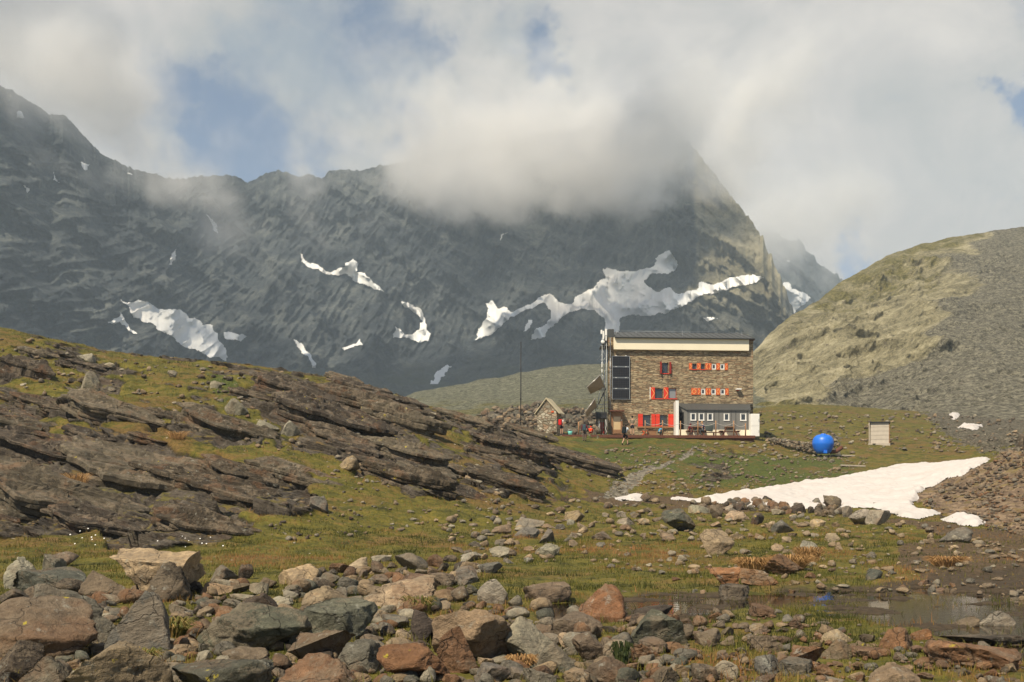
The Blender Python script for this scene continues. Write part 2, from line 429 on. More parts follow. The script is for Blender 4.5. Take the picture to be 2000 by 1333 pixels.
grass = nt.ramp(nt.math('ADD', nt.math('MULTIPLY', n_mid, 0.6), nt.math('MULTIPLY', n_fine, 0.4)), [(0.34, (0.020, 0.020, 0.004)), (0.45, (0.070, 0.066, 0.010)), (0.55, (0.130, 0.110, 0.018)), (0.67, (0.20, 0.14, 0.036))])
green = nt.ramp(n_fine, [(0.3, (0.02, 0.03, 0.005)), (0.52, (0.062, 0.078, 0.013)), (0.72, (0.13, 0.125, 0.028))])
gf = nt.math('ADD', nt.math('MULTIPLY', a_green, 0.75), nt.math('SUBTRACT', n_big, 0.5))
grass = nt.mix(nt.smooth(gf, 0.05, 0.55), grass, green)
straw = nt.smooth(nt.math('ADD', nt.math('MULTIPLY', n_big, 0.6), nt.math('MULTIPLY', n_mid, 0.5)), 0.53, 0.66)
grass = nt.mix(nt.math('MULTIPLY', straw, 0.8), grass, nt.ramp(n_fine, [(0.3, (0.06, 0.036, 0.012)), (0.7, (0.20, 0.115, 0.04))]))
# stone specks in the turf
spk = nt.voro(pos, 3.2, 'F1', 0); spc = nt.voro(pos, 3.2, 'F1', 1)
spk_r = nt.new('ShaderNodeSeparateColor'); nt.l.new(spc, spk_r.inputs[0])
spkm = nt.math('MULTIPLY', nt.math('LESS_THAN', spk, nt.math('MULTIPLY', spk_r.outputs[0], 0.17)), nt.math('GREATER_THAN', spk_r.outputs[1], 0.55))
grass = nt.mix(nt.math('MULTIPLY', spkm, 0.85), grass, nt.ramp(spk_r.outputs[2], [(0.2, (0.16, 0.12, 0.09)), (0.8, (0.36, 0.31, 0.24))]))
# layered rock
sp = nt.rotscale(pos, (0.17, -0.27, 0), (0.8, 0.5, 9.0))
n_st = nt.noise(sp, 1.6, 7, 0.68, 0.4); n_st2 = nt.noise(nt.rotscale(pos, (0.17, -0.27, 0), (1.0, 1.0, 22.0)), 1.5, 5, 0.6)
rock = nt.ramp(nt.math('ADD', nt.math('MULTIPLY', n_st, 0.65), nt.math('MULTIPLY', n_fine, 0.35)), [(0.3, (0.03, 0.024, 0.019)), (0.45, (0.075, 0.061, 0.047)), (0.58, (0.135, 0.112, 0.086)), (0.72, (0.26, 0.225, 0.18))])
lich = nt.smooth(nt.noise(pos, 5.0, 7, 0.7), 0.55, 0.72)
rock = nt.mix(nt.math('MULTIPLY', lich, 0.55), rock, (0.30, 0.265, 0.215))
rust = nt.smooth(nt.noise(pos, 0.8, 5, 0.6), 0.52, 0.66)
rock = nt.mix(nt.math('MULTIPLY', rust, 0.5), rock, (0.095, 0.06, 0.038))
# turf creeps over flat rock tops
nz = nt.new('ShaderNodeSeparateXYZ'); nt.l.new(geo.outputs['Normal'], nz.inputs[0])
steep = nt.math('ADD', nz.outputs[2], nt.math('MULTIPLY', nt.math('SUBTRACT', n_mid, 0.5), 0.55))
turf_on = nt.math('MULTIPLY', nt.smooth(steep, 0.86, 1.02), 0.9)
rk_f = nt.math('MULTIPLY', nt.smooth(nt.math('ADD', a_rock, nt.math('MULTIPLY', nt.math('SUBTRACT', n_fine, 0.5), 0.8)), 0.3, 0.6), nt.math('SUBTRACT', 1.0, turf_on))
# soil / scree
scree_v = nt.voro(pos, 5.0, 'F1', 1); scs = nt.new('ShaderNodeSeparateColor'); nt.l.new(scree_v, scs.inputs[0])
soil = nt.ramp(nt.math('ADD', nt.math('MULTIPLY', scs.outputs[0], 0.45), nt.math('MULTIPLY', n_mid, 0.6)), [(0.25, (0.075, 0.05, 0.034)), (0.5, (0.15, 0.105, 0.068)), (0.75, (0.25, 0.18, 0.115))])
rub = nt.ramp(nt.math('ADD', nt.math('MULTIPLY', scs.outputs[1], 0.6), nt.math('MULTIPLY', n_fine, 0.4)), [(0.2, (0.035, 0.03, 0.023)), (0.5, (0.08, 0.07, 0.052)), (0.8, (0.16, 0.14, 0.105))])
base = grass
base = nt.mix(nt.smooth(nt.math('ADD', a_mud, nt.math('MULTIPLY', nt.math('SUBTRACT', n_mid, 0.5), 1.1)), 0.35, 0.75), base, nt.ramp(n_fine, [(0.3, (0.04, 0.028, 0.016)), (0.7, (0.13, 0.085, 0.045))]))
soil_g = nt.mix(nt.math('MULTIPLY', nt.smooth(n_mid, 0.5, 0.64), 0.65), soil, grass)
base = nt.mix(nt.smooth(nt.math('ADD', a_soil, nt.math('MULTIPLY', nt.math('SUBTRACT', n_mid, 0.5), 0.8)), 0.35, 0.7), base, soil_g)
base = nt.mix(nt.math('MULTIPLY', nt.smooth(nt.math('ADD', a_rub, nt.math('MULTIPLY', nt.math('SUBTRACT', n_mid, 0.5), 1.3)), 0.5, 0.8), 0.9), base, rub)
base = nt.mix(nt.smooth(nt.math('ADD', a_path, nt.math('MULTIPLY', nt.math('SUBTRACT', n_fine, 0.5), 0.7)), 0.35, 0.65), base, nt.ramp(scs.outputs[2], [(0.2, (0.09, 0.078, 0.06)), (0.8, (0.22, 0.195, 0.15))]))
base = nt.mix(nt.smooth(nt.math('ADD', a_pond, nt.math('MULTIPLY', nt.math('SUBTRACT', n_mid, 0.5), 0.5)), 0.3, 0.8), base, nt.ramp(n_fine, [(0.3, (0.03, 0.022, 0.014)), (0.7, (0.085, 0.06, 0.035))]))
base = nt.mix(rk_f, base, rock)
nt.put(bs.inputs['Base Color'], base)
bs.inputs['Roughness'].default_value = 0.9; bs.inputs['Specular IOR Level'].default_value = 0.25
hgt = nt.math('ADD', nt.math('MULTIPLY', n_fine, 0.6), nt.math('MULTIPLY', n_tiny, 0.4))
b1 = nt.bump(hgt, 0.8, 0.06)
rh = nt.math('MULTIPLY', nt.math('ADD', nt.math('MULTIPLY', n_st2, 0.7), nt.math('MULTIPLY', n_fine, 0.5)), rk_f)
b2 = nt.bump(rh, 0.9, 0.14, b1)
nt.put(bs.inputs['Normal'], b2)

GREEN = softmask([[(1270, 860), (1580, 905), (1600, 930), (1450, 950), (1330, 960), (1300, 900)], [(1100, 858), (1330, 860), (1320, 900), (1240, 915)], [(1480, 900), (1650, 890), (1680, 930), (1480, 960)],
                  [(400, 735), (470, 735), (470, 770), (430, 790)]], amp=20)
m1 = np.stack([rk, MOUND, POND, RUBBLE], -1); m2 = np.stack([PATH, MUD, GREEN, np.ones_like(PATH)], -1)
ground = grid_mesh("ground", np.stack([GX, GYD, GZ], -1), gm, True, {'mask': m1, 'mask2': m2})
tag(ground, kind='structure')

# ---- pond water
wm, nt, bs = material("pond_water")
geo = nt.new('ShaderNodeNewGeometry')
nt.put(bs.inputs['Base Color'], (0.30, 0.21, 0.12, 1)); bs.inputs['Roughness'].default_value = 0.05; bs.inputs['IOR'].default_value = 1.33
bs.inputs['Transmission Weight'].default_value = 1.0
nt.put(bs.inputs['Normal'], nt.bump(nt.noise(nt.scale(geo.outputs['Position'], (1, 2.4, 1)), 2.2, 3, 0.55), 0.06, 0.03))
wx = np.linspace(-6, 16, 60); wy = np.linspace(7, 24, 50)
wxx, wyy = np.meshgrid(wx, wy)
water = grid_mesh("water", np.stack([wxx, wyy, np.full_like(wxx, -0.030)], -1), wm, True); tag(water, kind='structure')

# ================================================================== HILLSIDES BEHIND
def scree_mat(name, kind):
    m, nt, bs = material(name)
    geo = nt.new('ShaderNodeNewGeometry'); pos = geo.outputs['Position']
    a = nt.new('ShaderNodeAttribute'); a.attribute_name = 'mask'; s = nt.new('ShaderNodeSeparateColor'); nt.l.new(a.outputs['Color'], s.inputs[0])
    nb = nt.noise(pos, 0.03, 6, 0.62); nm = nt.noise(pos, 0.16, 7, 0.65); nf = nt.noise(pos, 0.9, 5, 0.7); nx = nt.noise(pos, 2.4, 4, 0.7)
    st = nt.noise(nt.rotscale(pos, (0, 0.5, 0), (0.7, 0.7, 3.0)), 0.12, 7, 0.68, 0.3)
    fine = nt.math('ADD', nt.math('MULTIPLY', nt.math('SUBTRACT', nt.math('ADD', nt.math('MULTIPLY', nf, 0.55), nt.math('MULTIPLY', nx, 0.45)), 0.5), 2.0), 0.5)
    stg = nt.math('ADD', nt.math('MULTIPLY', nt.math('SUBTRACT', st, 0.5), 1.6), 0.5)
    rock = nt.ramp(nt.math('ADD', nt.math('MULTIPLY', stg, 0.5), nt.math('MULTIPLY', fine, 0.5)), [(0.30, (0.085, 0.075, 0.045)), (0.43, (0.215, 0.19, 0.112)), (0.56, (0.37, 0.325, 0.20)), (0.70, (0.55, 0.485, 0.325))])
    scree = nt.ramp(fine, [(0.34, (0.07, 0.064, 0.046)), (0.5, (0.165, 0.15, 0.108)), (0.64, (0.30, 0.275, 0.20))] if not kind else [(0.34, (0.075, 0.076, 0.050)), (0.5, (0.155, 0.155, 0.104)), (0.64, (0.27, 0.26, 0.185))])
    grass = nt.ramp(fine, [(0.34, (0.06, 0.06, 0.014)), (0.55, (0.16, 0.14, 0.035)), (0.7, (0.26, 0.21, 0.07))])
    gsel = nt.math('ADD', s.outputs[1], nt.math('MULTIPLY', nt.math('SUBTRACT', nt.math('ADD', nt.math('MULTIPLY', nb, 0.4), nt.math('MULTIPLY', nm, 0.6)), 0.5), 2.2))
    ssel = nt.math('ADD', s.outputs[0], nt.math('MULTIPLY', nt.math('SUBTRACT', nm, 0.5), 0.9))
    c = nt.mix(nt.smooth(ssel, 0.35, 0.65), rock, scree)
    c = nt.mix(nt.math('MULTIPLY', nt.smooth(gsel, 0.35, 0.7), 0.85), c, grass)
    bl = nt.voro(pos, 0.45, 'F1', 0); blc = nt.new('ShaderNodeSeparateColor'); nt.l.new(nt.voro(pos, 0.45, 'F1', 1), blc.inputs[0])
    bm = nt.math('LESS_THAN', bl, nt.math('MULTIPLY', blc.outputs[0], 0.2))
    c = nt.mix(nt.math('MULTIPLY', bm, 0.6), c, nt.ramp(blc.outputs[1], [(0.2, (0.09, 0.075, 0.06)), (0.8, (0.33, 0.29, 0.22))]))
    nt.put(bs.inputs['Base Color'], c); bs.inputs['Roughness'].default_value = 0.95; bs.inputs['Specular IOR Level'].default_value = 0.15
    h = nt.math('ADD', nt.math('MULTIPLY', fine, 0.7), nt.math('MULTIPLY', nm, 0.8))
    nt.put(bs.inputs['Normal'], nt.bump(h, 0.9, 1.3))
    return m

def slope_sheet(name, mat, sil, ybase, ycrest, vbase, us, n, relief, maskf, back=60):
    """hill given by its skyline (u, v) and the distances of its foot and crest"""
    su = np.array([a for a, _ in sil]); sv = np.array([b for _, b in sil])
    s = np.linspace(0, 1, n)[:, None]; U = us[None, :] + 0 * s
    vc = np.interp(us, su, sv); yb = np.interp(us, *ybase); yc = np.interp(us, *ycrest); vb = np.interp(us, *vbase)
    vc = vc + fbm(us * 0.012, 0.5, 3.3, 5) * 5
    Vv = vb + (vc - vb) * s; Yy = yb + (yc - yb) * s ** 1.25; foot_f = sstep(s, 0.02, 0.22)
    X = (U - 1000) / F * Yy; Zz = CZ + (HZ - Vv) / F * Yy
    dx, dy, dz = relief(X, Yy, Zz, U, Vv); dy = dy * foot_f; dz = dz * foot_f
    edge = np.clip((1 - s) * 8, 0.25, 1)
    X = X + dx; Yy = Yy + dy * edge; Zz = Zz + dz * edge
    # far side drops away behind the crest
    k = np.linspace(0, 1, 14)[1:, None]
    Yb = Yy[-1:] + k * back; Zb = Zz[-1:] - (k ** 1.6) * back * 0.8; Xb = X[-1:] + 0 * k
    M = maskf(U, Vv, X, Yy, Zz); Mb = np.repeat(M[-1:], len(k), 0)
    P = np.concatenate([np.stack([X, Yy, Zz], -1), np.stack([Xb, Yb, Zb], -1)], 0)
    o = grid_mesh(name, P, mat, True, {'mask': np.concatenate([M, Mb], 0)})
    return o, P[:n]

def relief_right(X, Y, Z_, U, V):
    r = ridged(X * 0.02 + Z_ * 0.008, Y * 0.012, Z_ * 0.02, 6)
    rocky = sstep(1900 - (U - (V - 500) * 0.0), 0, 120)
    d = (r - 0.7) * 6 * (0.35 + 0.65 * rocky) + fbm(X * 0.12, Y * 0.12, Z_ * 0.12, 5) * 1.7 + rocky * (ridged((X + Z_) * 0.07, Y * 0.05, (Z_ - 0.6 * X) * 0.16, 5) - 0.7) * 1.9
    return 0, -d, d * 0.35
def mask_right(U, V, X, Y, Z_):
    n = fbm(X * 0.03, Y * 0.02, Z_ * 0.03, 5)
    # boundary between the yellow rocky face and the grey scree, descending to the left
    bnd = np.interp(V, [440, 500, 560, 620, 680, 740, 800, 860], [1905, 1895, 1890, 1840, 1780, 1640, 1560, 1500])
    sc = sstep(U + n * 75 - bnd, -60, 60)
    top = sstep(520 + (1900 - U) * 0.35 - V, -60, 90) * 0.5 * (1 - sc)
    foot = sstep(V, 740, 800) * sstep(1700 - U, -60, 60) * 0.8
    gr = np.clip(top + foot + 0.18 * (1 - sc), 0, 1) - 0.25 * sc
    return np.stack([sc, gr, np.zeros_like(sc), np.ones_like(sc)], -1)
m_right = scree_mat("sunny_scree_slope", 0)
hill_r, HR = slope_sheet("hillside", m_right,
    [(1100, 900), (1300, 800), (1475, 682), (1530, 632), (1600, 583), (1680, 532), (1740, 497), (1800, 476), (1870, 462), (1940, 450), (2000, 447), (2150, 440), (2400, 470), (2900, 560)],
    ([1100, 1475, 2000, 2900], [150, 148, 142, 120]), ([1100, 1475, 1700, 2000, 2900], [190, 300, 400, 430, 380]), ([1100, 1475, 1600, 2000, 2900], [905, 850, 840, 850, 850]),
    np.concatenate([np.arange(1100, 1450, 10), np.arange(1450, 2060, 1.7), np.arange(2060, 2901, 14)]), 300, relief_right, mask_right)
tag(hill_r, kind='structure')
def relief_mor(X, Y, Z_, U, V):
    d = fbm(X * 0.05, Y * 0.05, Z_ * 0.05, 5) * 1.6
    return 0, -d, d * 0.2
def mask_mor(U, V, X, Y, Z_):
    g = sstep(V, 752, 790) * 0.5 - 0.05
    return np.stack([np.ones_like(U), g, np.zeros_like(U), np.ones_like(U)], -1)
mor, MO = slope_sheet("moraine_hill", scree_mat("moraine_scree", 1),
    [(500, 880), (740, 800), (810, 768), (870, 755), (930, 744), (1000, 730), (1100, 716), (1175, 708), (1280, 690), (1400, 680), (1500, 690)],
    ([500, 1500], [165, 165]), ([500, 1000, 1500], [240, 300, 330]), ([500, 1500], [850, 840]), np.arange(500, 1500, 3.0), 160, relief_mor, mask_mor)
tag(mor, kind='structure')

# ================================================================== MOUNTAINS
def rock_face_mat(name):
    m, nt, bs = material(name)
    geo = nt.new('ShaderNodeNewGeometry'); pos = geo.outputs['Position']
    p1 = nt.rotscale(pos, (0, 0.75, 0), (1.0, 0.5, 4.0)); p2 = nt.scale(pos, (1.0, 0.5, 0.3)); p3 = nt.rotscale(pos, (0, -0.6, 0.2), (1, 0.6, 5.0))
    n1 = nt.noise(p1, 0.016, 8, 0.68, 0.5); n2 = nt.noise(p2, 0.02, 8, 0.66, 0.3); n3 = nt.noise(p3, 0.01, 7, 0.66, 0.6); n4 = nt.noise(pos, 0.12, 6, 0.7)
    s = nt.math('ADD', nt.math('ADD', nt.math('MULTIPLY', n1, 0.3), nt.math('MULTIPLY', n2, 0.3)), nt.math('ADD', nt.math('MULTIPLY', n3, 0.2), nt.math('MULTIPLY', n4, 0.2)))
    s = nt.math('ADD', nt.math('MULTIPLY', nt.math('SUBTRACT', s, 0.5), 1.4), 0.5)
    c = nt.ramp(s, [(0.38, (0.016, 0.021, 0.027)), (0.45, (0.052, 0.061, 0.067)), (0.52, (0.095, 0.105, 0.105)), (0.61, (0.20, 0.208, 0.19))])
    g1 = nt.noise(nt.rotscale(pos, (0, 0.22, 0), (1, 0.5, 0.22)), 0.035, 7, 0.6, 0.6, ntype='RIDGED_MULTIFRACTAL'); g2 = nt.noise(nt.rotscale(pos, (0, 0.95, 0), (1, 0.5, 0.25)), 0.028, 7, 0.6, 0.5, ntype='RIDGED_MULTIFRACTAL')
    c = nt.mix(nt.math('MULTIPLY', nt.smooth(g1, 0.55, 1.25), 0.6), c, nt.mix(1.0, c, (0.28, 0.30, 0.33), 'MULTIPLY'))
    c = nt.mix(nt.math('MULTIPLY', nt.smooth(g2, 0.60, 1.3), 0.5), c, nt.mix(1.0, c, (1.9, 1.85, 1.7), 'MULTIPLY'))
    a = nt.new('ShaderNodeAttribute'); a.attribute_name = 'mask'; sc = nt.new('ShaderNodeSeparateColor'); nt.l.new(a.outputs['Color'], sc.inputs[0])
    tal = nt.ramp(nt.noise(pos, 0.09, 7, 0.7), [(0.3, (0.03, 0.034, 0.03)), (0.6, (0.08, 0.086, 0.066)), (0.8, (0.14, 0.14, 0.10))])
    gtal = nt.mix(nt.smooth(nt.noise(pos, 0.02, 6, 0.6), 0.48, 0.62), tal, (0.06, 0.068, 0.028))
    c = nt.mix(nt.smooth(nt.math('ADD', sc.outputs[0], nt.math('MULTIPLY', nt.math('SUBTRACT', n2, 0.5), 1.4)), 0.3, 0.7), c, gtal)
    sunlit_rock = nt.ramp(s, [(0.36, (0.12, 0.11, 0.075)), (0.48, (0.30, 0.27, 0.175)), (0.60, (0.50, 0.45, 0.31))])  # sunlit buttress painted paler and yellower than the shaded wall
    c = nt.mix(nt.smooth(nt.math('ADD', sc.outputs[1], nt.math('MULTIPLY', nt.math('SUBTRACT', n3, 0.5), 0.8)), 0.35, 0.75), c, sunlit_rock)
    nt.put(bs.inputs['Base Color'], c); bs.inputs['Roughness'].default_value = 0.95; bs.inputs['Specular IOR Level'].default_value = 0.1
    nt.put(bs.inputs['Normal'], nt.bump(nt.math('ADD', s, nt.math('MULTIPLY', nt.noise(pos, 0.35, 4, 0.7), 0.25)), 1.0, 22.0))
    return m
m_face = rock_face_mat("dark_rock_face")
class Wall:
    pass
def mountain(name, sil, ub, yb, yc, vb, us, n, seed, relief=46.0, yellow=None, jag=1.0):
    w = Wall()
    s = np.linspace(0, 1, n)[:, None]; U = us[None, :] + 0 * s
    vc = np.interp(us, [a for a, _ in sil], [b for _, b in sil])
    vc = vc + jag * (1 + 1.3 * sstep(us, 1270, 1360) * (us < 1650)) * (fbm(us * 0.02, seed, 0.5, 5) * 6 - np.abs(fbm(us * 0.09, seed, 2.5, 3)) * 6)
    YB = np.interp(us, *yb); YC = np.interp(us, *yc)
    YC = gauss1(YC, 6, 0); YB = gauss1(YB, 6, 0)
    Vv = vb + (vc - vb) * s
    g = np.where(s < 0.3, s / 0.3 * 0.42, 0.42 + (s - 0.3) / 0.7 * 0.58)
    Yy = YB + (YC - YB) * g
    X = (U - 1000) / F * Yy; Zz = CZ + (HZ - Vv) / F * Yy
    A = X + 0.35 * Zz
    big = ridged(A * 0.0055, seed * 3.1, Zz * 0.0018, 3)
    mid = ridged(A * 0.016 + 4, seed * 1.7 + Zz * 0.004, Zz * 0.006, 6)
    lay = ridged((X - 0.9 * Zz) * 0.004, seed, (Zz + 0.8 * X) * 0.018, 5)
    fine = fbm(X * 0.05, Yy * 0.03, Zz * 0.05, 5)
    cliff = sstep(s, 0.12, 0.4)
    d = relief * ((big - 0.75) * 1.5 * (0.3 + 0.7 * cliff) + (mid - 0.7) * 0.5 * (0.25 + 0.75 * cliff) + (lay - 0.7) * 0.35 * cliff + fine * 0.16 + (ridged(A * 0.045, seed + Zz * 0.012, Zz * 0.016, 5) - 0.7) * 0.24 * cliff + (ridged((X - 0.25 * Zz) * 0.11, seed + 3, Zz * 0.03, 4) - 0.7) * 0.16 * cliff)
    d *= np.clip((1 - s) * 5, 0.15, 1)
    D = Yy - d                                      # distance along the view, so the skyline stays where it is
    X = (U - 1000) / F * D; Zz = CZ + (HZ - Vv) / F * D
    k = np.linspace(0, 1, 16)[1:, None]; bk = 260
    P = np.stack([X, D, Zz], -1)
    Pb = np.stack([X[-1:] + 0 * k, D[-1:] + k * bk, Zz[-1:] - k ** 1.3 * bk * 1.1], -1)
    tal = (1 - cliff) * 0.9
    yl = yellow(U, Vv) if yellow else np.zeros_like(U)
    M = np.stack([tal + 0 * U, yl + 0 * U, 0 * U, 0 * U + 1], -1)
    o = grid_mesh(name, np.concatenate([P, Pb], 0), m_face, True, {'mask': np.concatenate([M, np.repeat(M[-1:], 15, 0)], 0)})
    tag(o, kind='structure')
    w.us, w.V, w.D, w.o, w.n, w.vb, w.vc = us, Vv, D, o, n, vb, vc
    return w
SIL = [(-900, -160), (-400, 20), (0, 170), (60, 205), (95, 224), (130, 228), (160, 262), (200, 300), (260, 332), (320, 345), (372, 350), (440, 345), (470, 350), (480, 358), (505, 348), (520, 340), (545, 334), (580, 343),
       (630, 348), (645, 334), (700, 330), (760, 322), (900, 292), (1050, 262), (1180, 246), (1260, 214), (1290, 220), (1320, 258), (1350, 292), (1378, 322), (1410, 358), (1440, 405), (1470, 440), (1500, 490),
       (1520, 530), (1535, 570), (1548, 612), (1560, 660), (1600, 760)]
def sunlit_mask(U, V):  # mask that puts sunlight on the right buttress into the rock colour
    e = np.interp(V, [300, 400, 500, 560, 620], [1345, 1350, 1355, 1340, 1330])
    return sstep(U - e, -15, 25) * sstep(560 - V, -40, 40) * 0.9 + 0.45 * sstep(U - 1230, -30, 60) * sstep(V, 540, 570) * sstep(700 - V, 0, 50)
US = np.concatenate([np.arange(-900, -60, 16), np.arange(-60, 1601, 1.9)])
wall = mountain("mountain", SIL, None, ([-900, 0, 400, 900, 1200, 1400, 1600], [520, 640, 760, 820, 720, 640, 600]), ([-900, 0, 300, 500, 1000, 1200, 1300, 1420, 1560, 1600], [760, 950, 1180, 1300, 1330, 1280, 1130, 1020, 880, 860]),
                860, US, 330, 2.0, 46, sunlit_mask)
FSIL = [(1350, 430), (1450, 440), (1520, 470), (1560, 482), (1600, 512), (1640, 538), (1680, 570), (1760, 610), (1900, 640), (2100, 600), (2500, 560)]
far = mountain("far_mountain", FSIL, None, ([1350, 2500], [1300, 1300]), ([1350, 2500], [1900, 1900]), 760, np.arange(1350, 2500, 3.5), 120, 6.0, 60)
# ================================================================== AIR: mist on the peaks, unseen clouds overhead added for shade, haze
def mist_volume(name, lo, hi, res, puffs, dens):
    """a bank of mist with real depth: density = soft ellipsoids broken by noise"""
    ng = bpy.data.node_groups.new(name + "_field", 'GeometryNodeTree')
    ng.interface.new_socket("Geometry", in_out='OUTPUT', socket_type='NodeSocketGeometry')
    G = NT(ng)
    out = ng.nodes.new('NodeGroupOutput'); p = ng.nodes.new('GeometryNodeInputPosition').outputs[0]
    E = None
    for (c, r, w) in puffs:
        d = G.vmath('DIVIDE', G.vmath('SUBTRACT', p, tuple(c)), tuple(r))
        e = G.math('MULTIPLY', G.math('SUBTRACT', 1.0, G.vmath('DOT_PRODUCT', d, d, out=1)), w)
        E = e if E is None else G.math('MAXIMUM', E, e)
    E = G.math('MAXIMUM', E, -1.2)
    n1 = G.noise(p, 0.010, 7, 0.62, 0.6); n2 = G.noise(p, 0.032, 5, 0.65, 0.5)
    f = G.math('ADD', E, G.math('ADD', G.math('MULTIPLY', G.math('SUBTRACT', n1, 0.52), 4.2), G.math('MULTIPLY', G.math('SUBTRACT', n2, 0.5), 2.0)))
    f = G.math('MULTIPLY', G.math('POWER', G.math('MINIMUM', G.math('MAXIMUM', f, 0.0), 1.0), 1.8), dens)
    vc = ng.nodes.new('GeometryNodeVolumeCube')
    G.l.new(f, vc.inputs['Density']); vc.inputs['Min'].default_value = lo; vc.inputs['Max'].default_value = hi
    for k, s in zip(('Resolution X', 'Resolution Y', 'Resolution Z'), res): vc.inputs[k].default_value = s
    m = bpy.data.materials.new(name); m.use_nodes = True; M = NT(m.node_tree); M.n.clear()
    o = M.new('ShaderNodeOutputMaterial'); pv = M.new('ShaderNodeVolumePrincipled')
    pv.inputs['Color'].default_value = (1.0, 0.985, 0.965, 1); pv.inputs['Density'].default_value = 1.0; pv.inputs['Anisotropy'].default_value = 0.0
    M.l.new(pv.outputs[0], o.inputs['Volume'])
    sm = ng.nodes.new('GeometryNodeSetMaterial'); sm.inputs['Material'].default_value = m
    G.l.new(vc.outputs[0], sm.inputs[0]); G.l.new(sm.outputs[0], out.inputs[0])
    me = bpy.data.meshes.new(name); ob = bpy.data.objects.new(name, me); COL.objects.link(ob); me.materials.append(m)
    md = ob.modifiers.new("field", 'NODES'); md.node_group = ng
    return tag(ob, kind='stuff')
def puff(u, v, ru, rv, y, ry, w=1.0):
    k = y / F
    return (pt(u, v, y), (ru * k, ry, rv * k), w)
PUFFS = [puff(1010, 300, 330, 105, 1160, 190), puff(830, 330, 130, 85, 1190, 150), puff(1130, 350, 150, 80, 1130, 150), puff(1235, 300, 125, 110, 1060, 150), puff(1275, 245, 150, 100, 960, 150, 1.25), puff(1340, 225, 110, 85, 960, 140, 0.95), puff(1440, 210, 150, 100, 1050, 160, .55), puff(1180, 300, 170, 110, 1040, 150, 1.3), puff(900, 300, 420, 130, 1180, 190, .45),
         puff(960, 380, 180, 60, 1130, 150, .9), puff(1240, 395, 90, 40, 1000, 110, .8),
         puff(120, 130, 260, 95, 830, 150, .9), puff(270, 290, 110, 70, 950, 130, .75), puff(370, 365, 105, 50, 1020, 110, .85), puff(440, 465, 90, 46, 960, 100, .5), puff(660, 345, 120, 45, 1150, 110, .5), puff(1390, 330, 80, 60, 960, 110, .45), puff(60, 270, 110, 40, 780, 90, .3),
         puff(1560, 420, 170, 90, 1500, 250, .9), puff(1640, 505, 80, 40, 1650, 200, .6), puff(1450, 300, 130, 90, 1150, 140, .75)]
mist = mist_volume("mist", (-480, 640, 140), (420, 1420, 520), (225, 130, 100), PUFFS[:18] + PUFFS[20:], 0.026)
mist2 = mist_volume("mist", (150, 1250, 180), (620, 1900, 520), (70, 70, 55), PUFFS[18:20], 0.012)

def shade_cloud(cx, cy, cz, rx, ry, rz, rot, seed, dens):
    bm = bmesh.new(); bmesh.ops.create_icosphere(bm, subdivisions=5, radius=1.0)
    P = np.array([v.co[:] for v in bm.verts])
    d = 1 + 0.35 * fbm(P[:, 0] * 1.6 + seed, P[:, 1] * 1.6, P[:, 2] * 1.6, 5)
    P = P * d[:, None] * np.array([rx, ry, rz])
    P[:, 2] = np.where(P[:, 2] < 0, P[:, 2] * 0.5, P[:, 2])
    c, s = math.cos(rot), math.sin(rot)
    for v, q in zip(bm.verts, P): v.co = (q[0] * c - q[1] * s, q[0] * s + q[1] * c, q[2])
    me = bpy.data.meshes.new("cloud"); bm.to_mesh(me); bm.free()
    m = bpy.data.materials.new("cloud_vapour"); m.use_nodes = True; M = NT(m.node_tree); M.n.clear()
    o = M.new('ShaderNodeOutputMaterial'); pv = M.new('ShaderNodeVolumePrincipled'); pv.inputs['Density'].default_value = dens
    pv.inputs['Color'].default_value = (1, 1, 1, 1); M.l.new(pv.outputs[0], o.inputs['Volume']); me.materials.append(m)
    ob = bpy.data.objects.new("cloud", me); COL.objects.link(ob); ob.location = (cx, cy, cz)
    return tag(ob, kind='stuff')
shade_cloud(-398, 405, 760, 370, 150, 70, math.radians(39), 1.0, 0.03)  # out of view, added to cast shade on the mountain face
shade_cloud(-140, -248, 735, 44, 195, 60, -0.45, 5.0, 0.014)  # out of view, added to shade the scree on the right

def haze_box(lo, hi, dens):
    bm = bmesh.new(); bmesh.ops.create_cube(bm, size=1.0)
    for v in bm.verts: v.co = [lo[i] + (v.co[i] + 0.5) * (hi[i] - lo[i]) for i in range(3)]
    me = bpy.data.meshes.new("haze"); bm.to_mesh(me); bm.free()
    m = bpy.data.materials.new("haze_air"); m.use_nodes = True; M = NT(m.node_tree); M.n.clear()
    o = M.new('ShaderNodeOutputMaterial'); pv = M.new('ShaderNodeVolumePrincipled'); pv.inputs['Density'].default_value = dens
    pv.inputs['Color'].default_value = (0.74, 0.88, 1.0, 1); M.l.new(pv.outputs[0], o.inputs['Volume']); me.materials.append(m)
    ob = bpy.data.objects.new("haze", me); COL.objects.link(ob); return tag(ob, kind='stuff')
haze_box((-1500, -60, -60), (1800, 2300, 660), 0.00025)
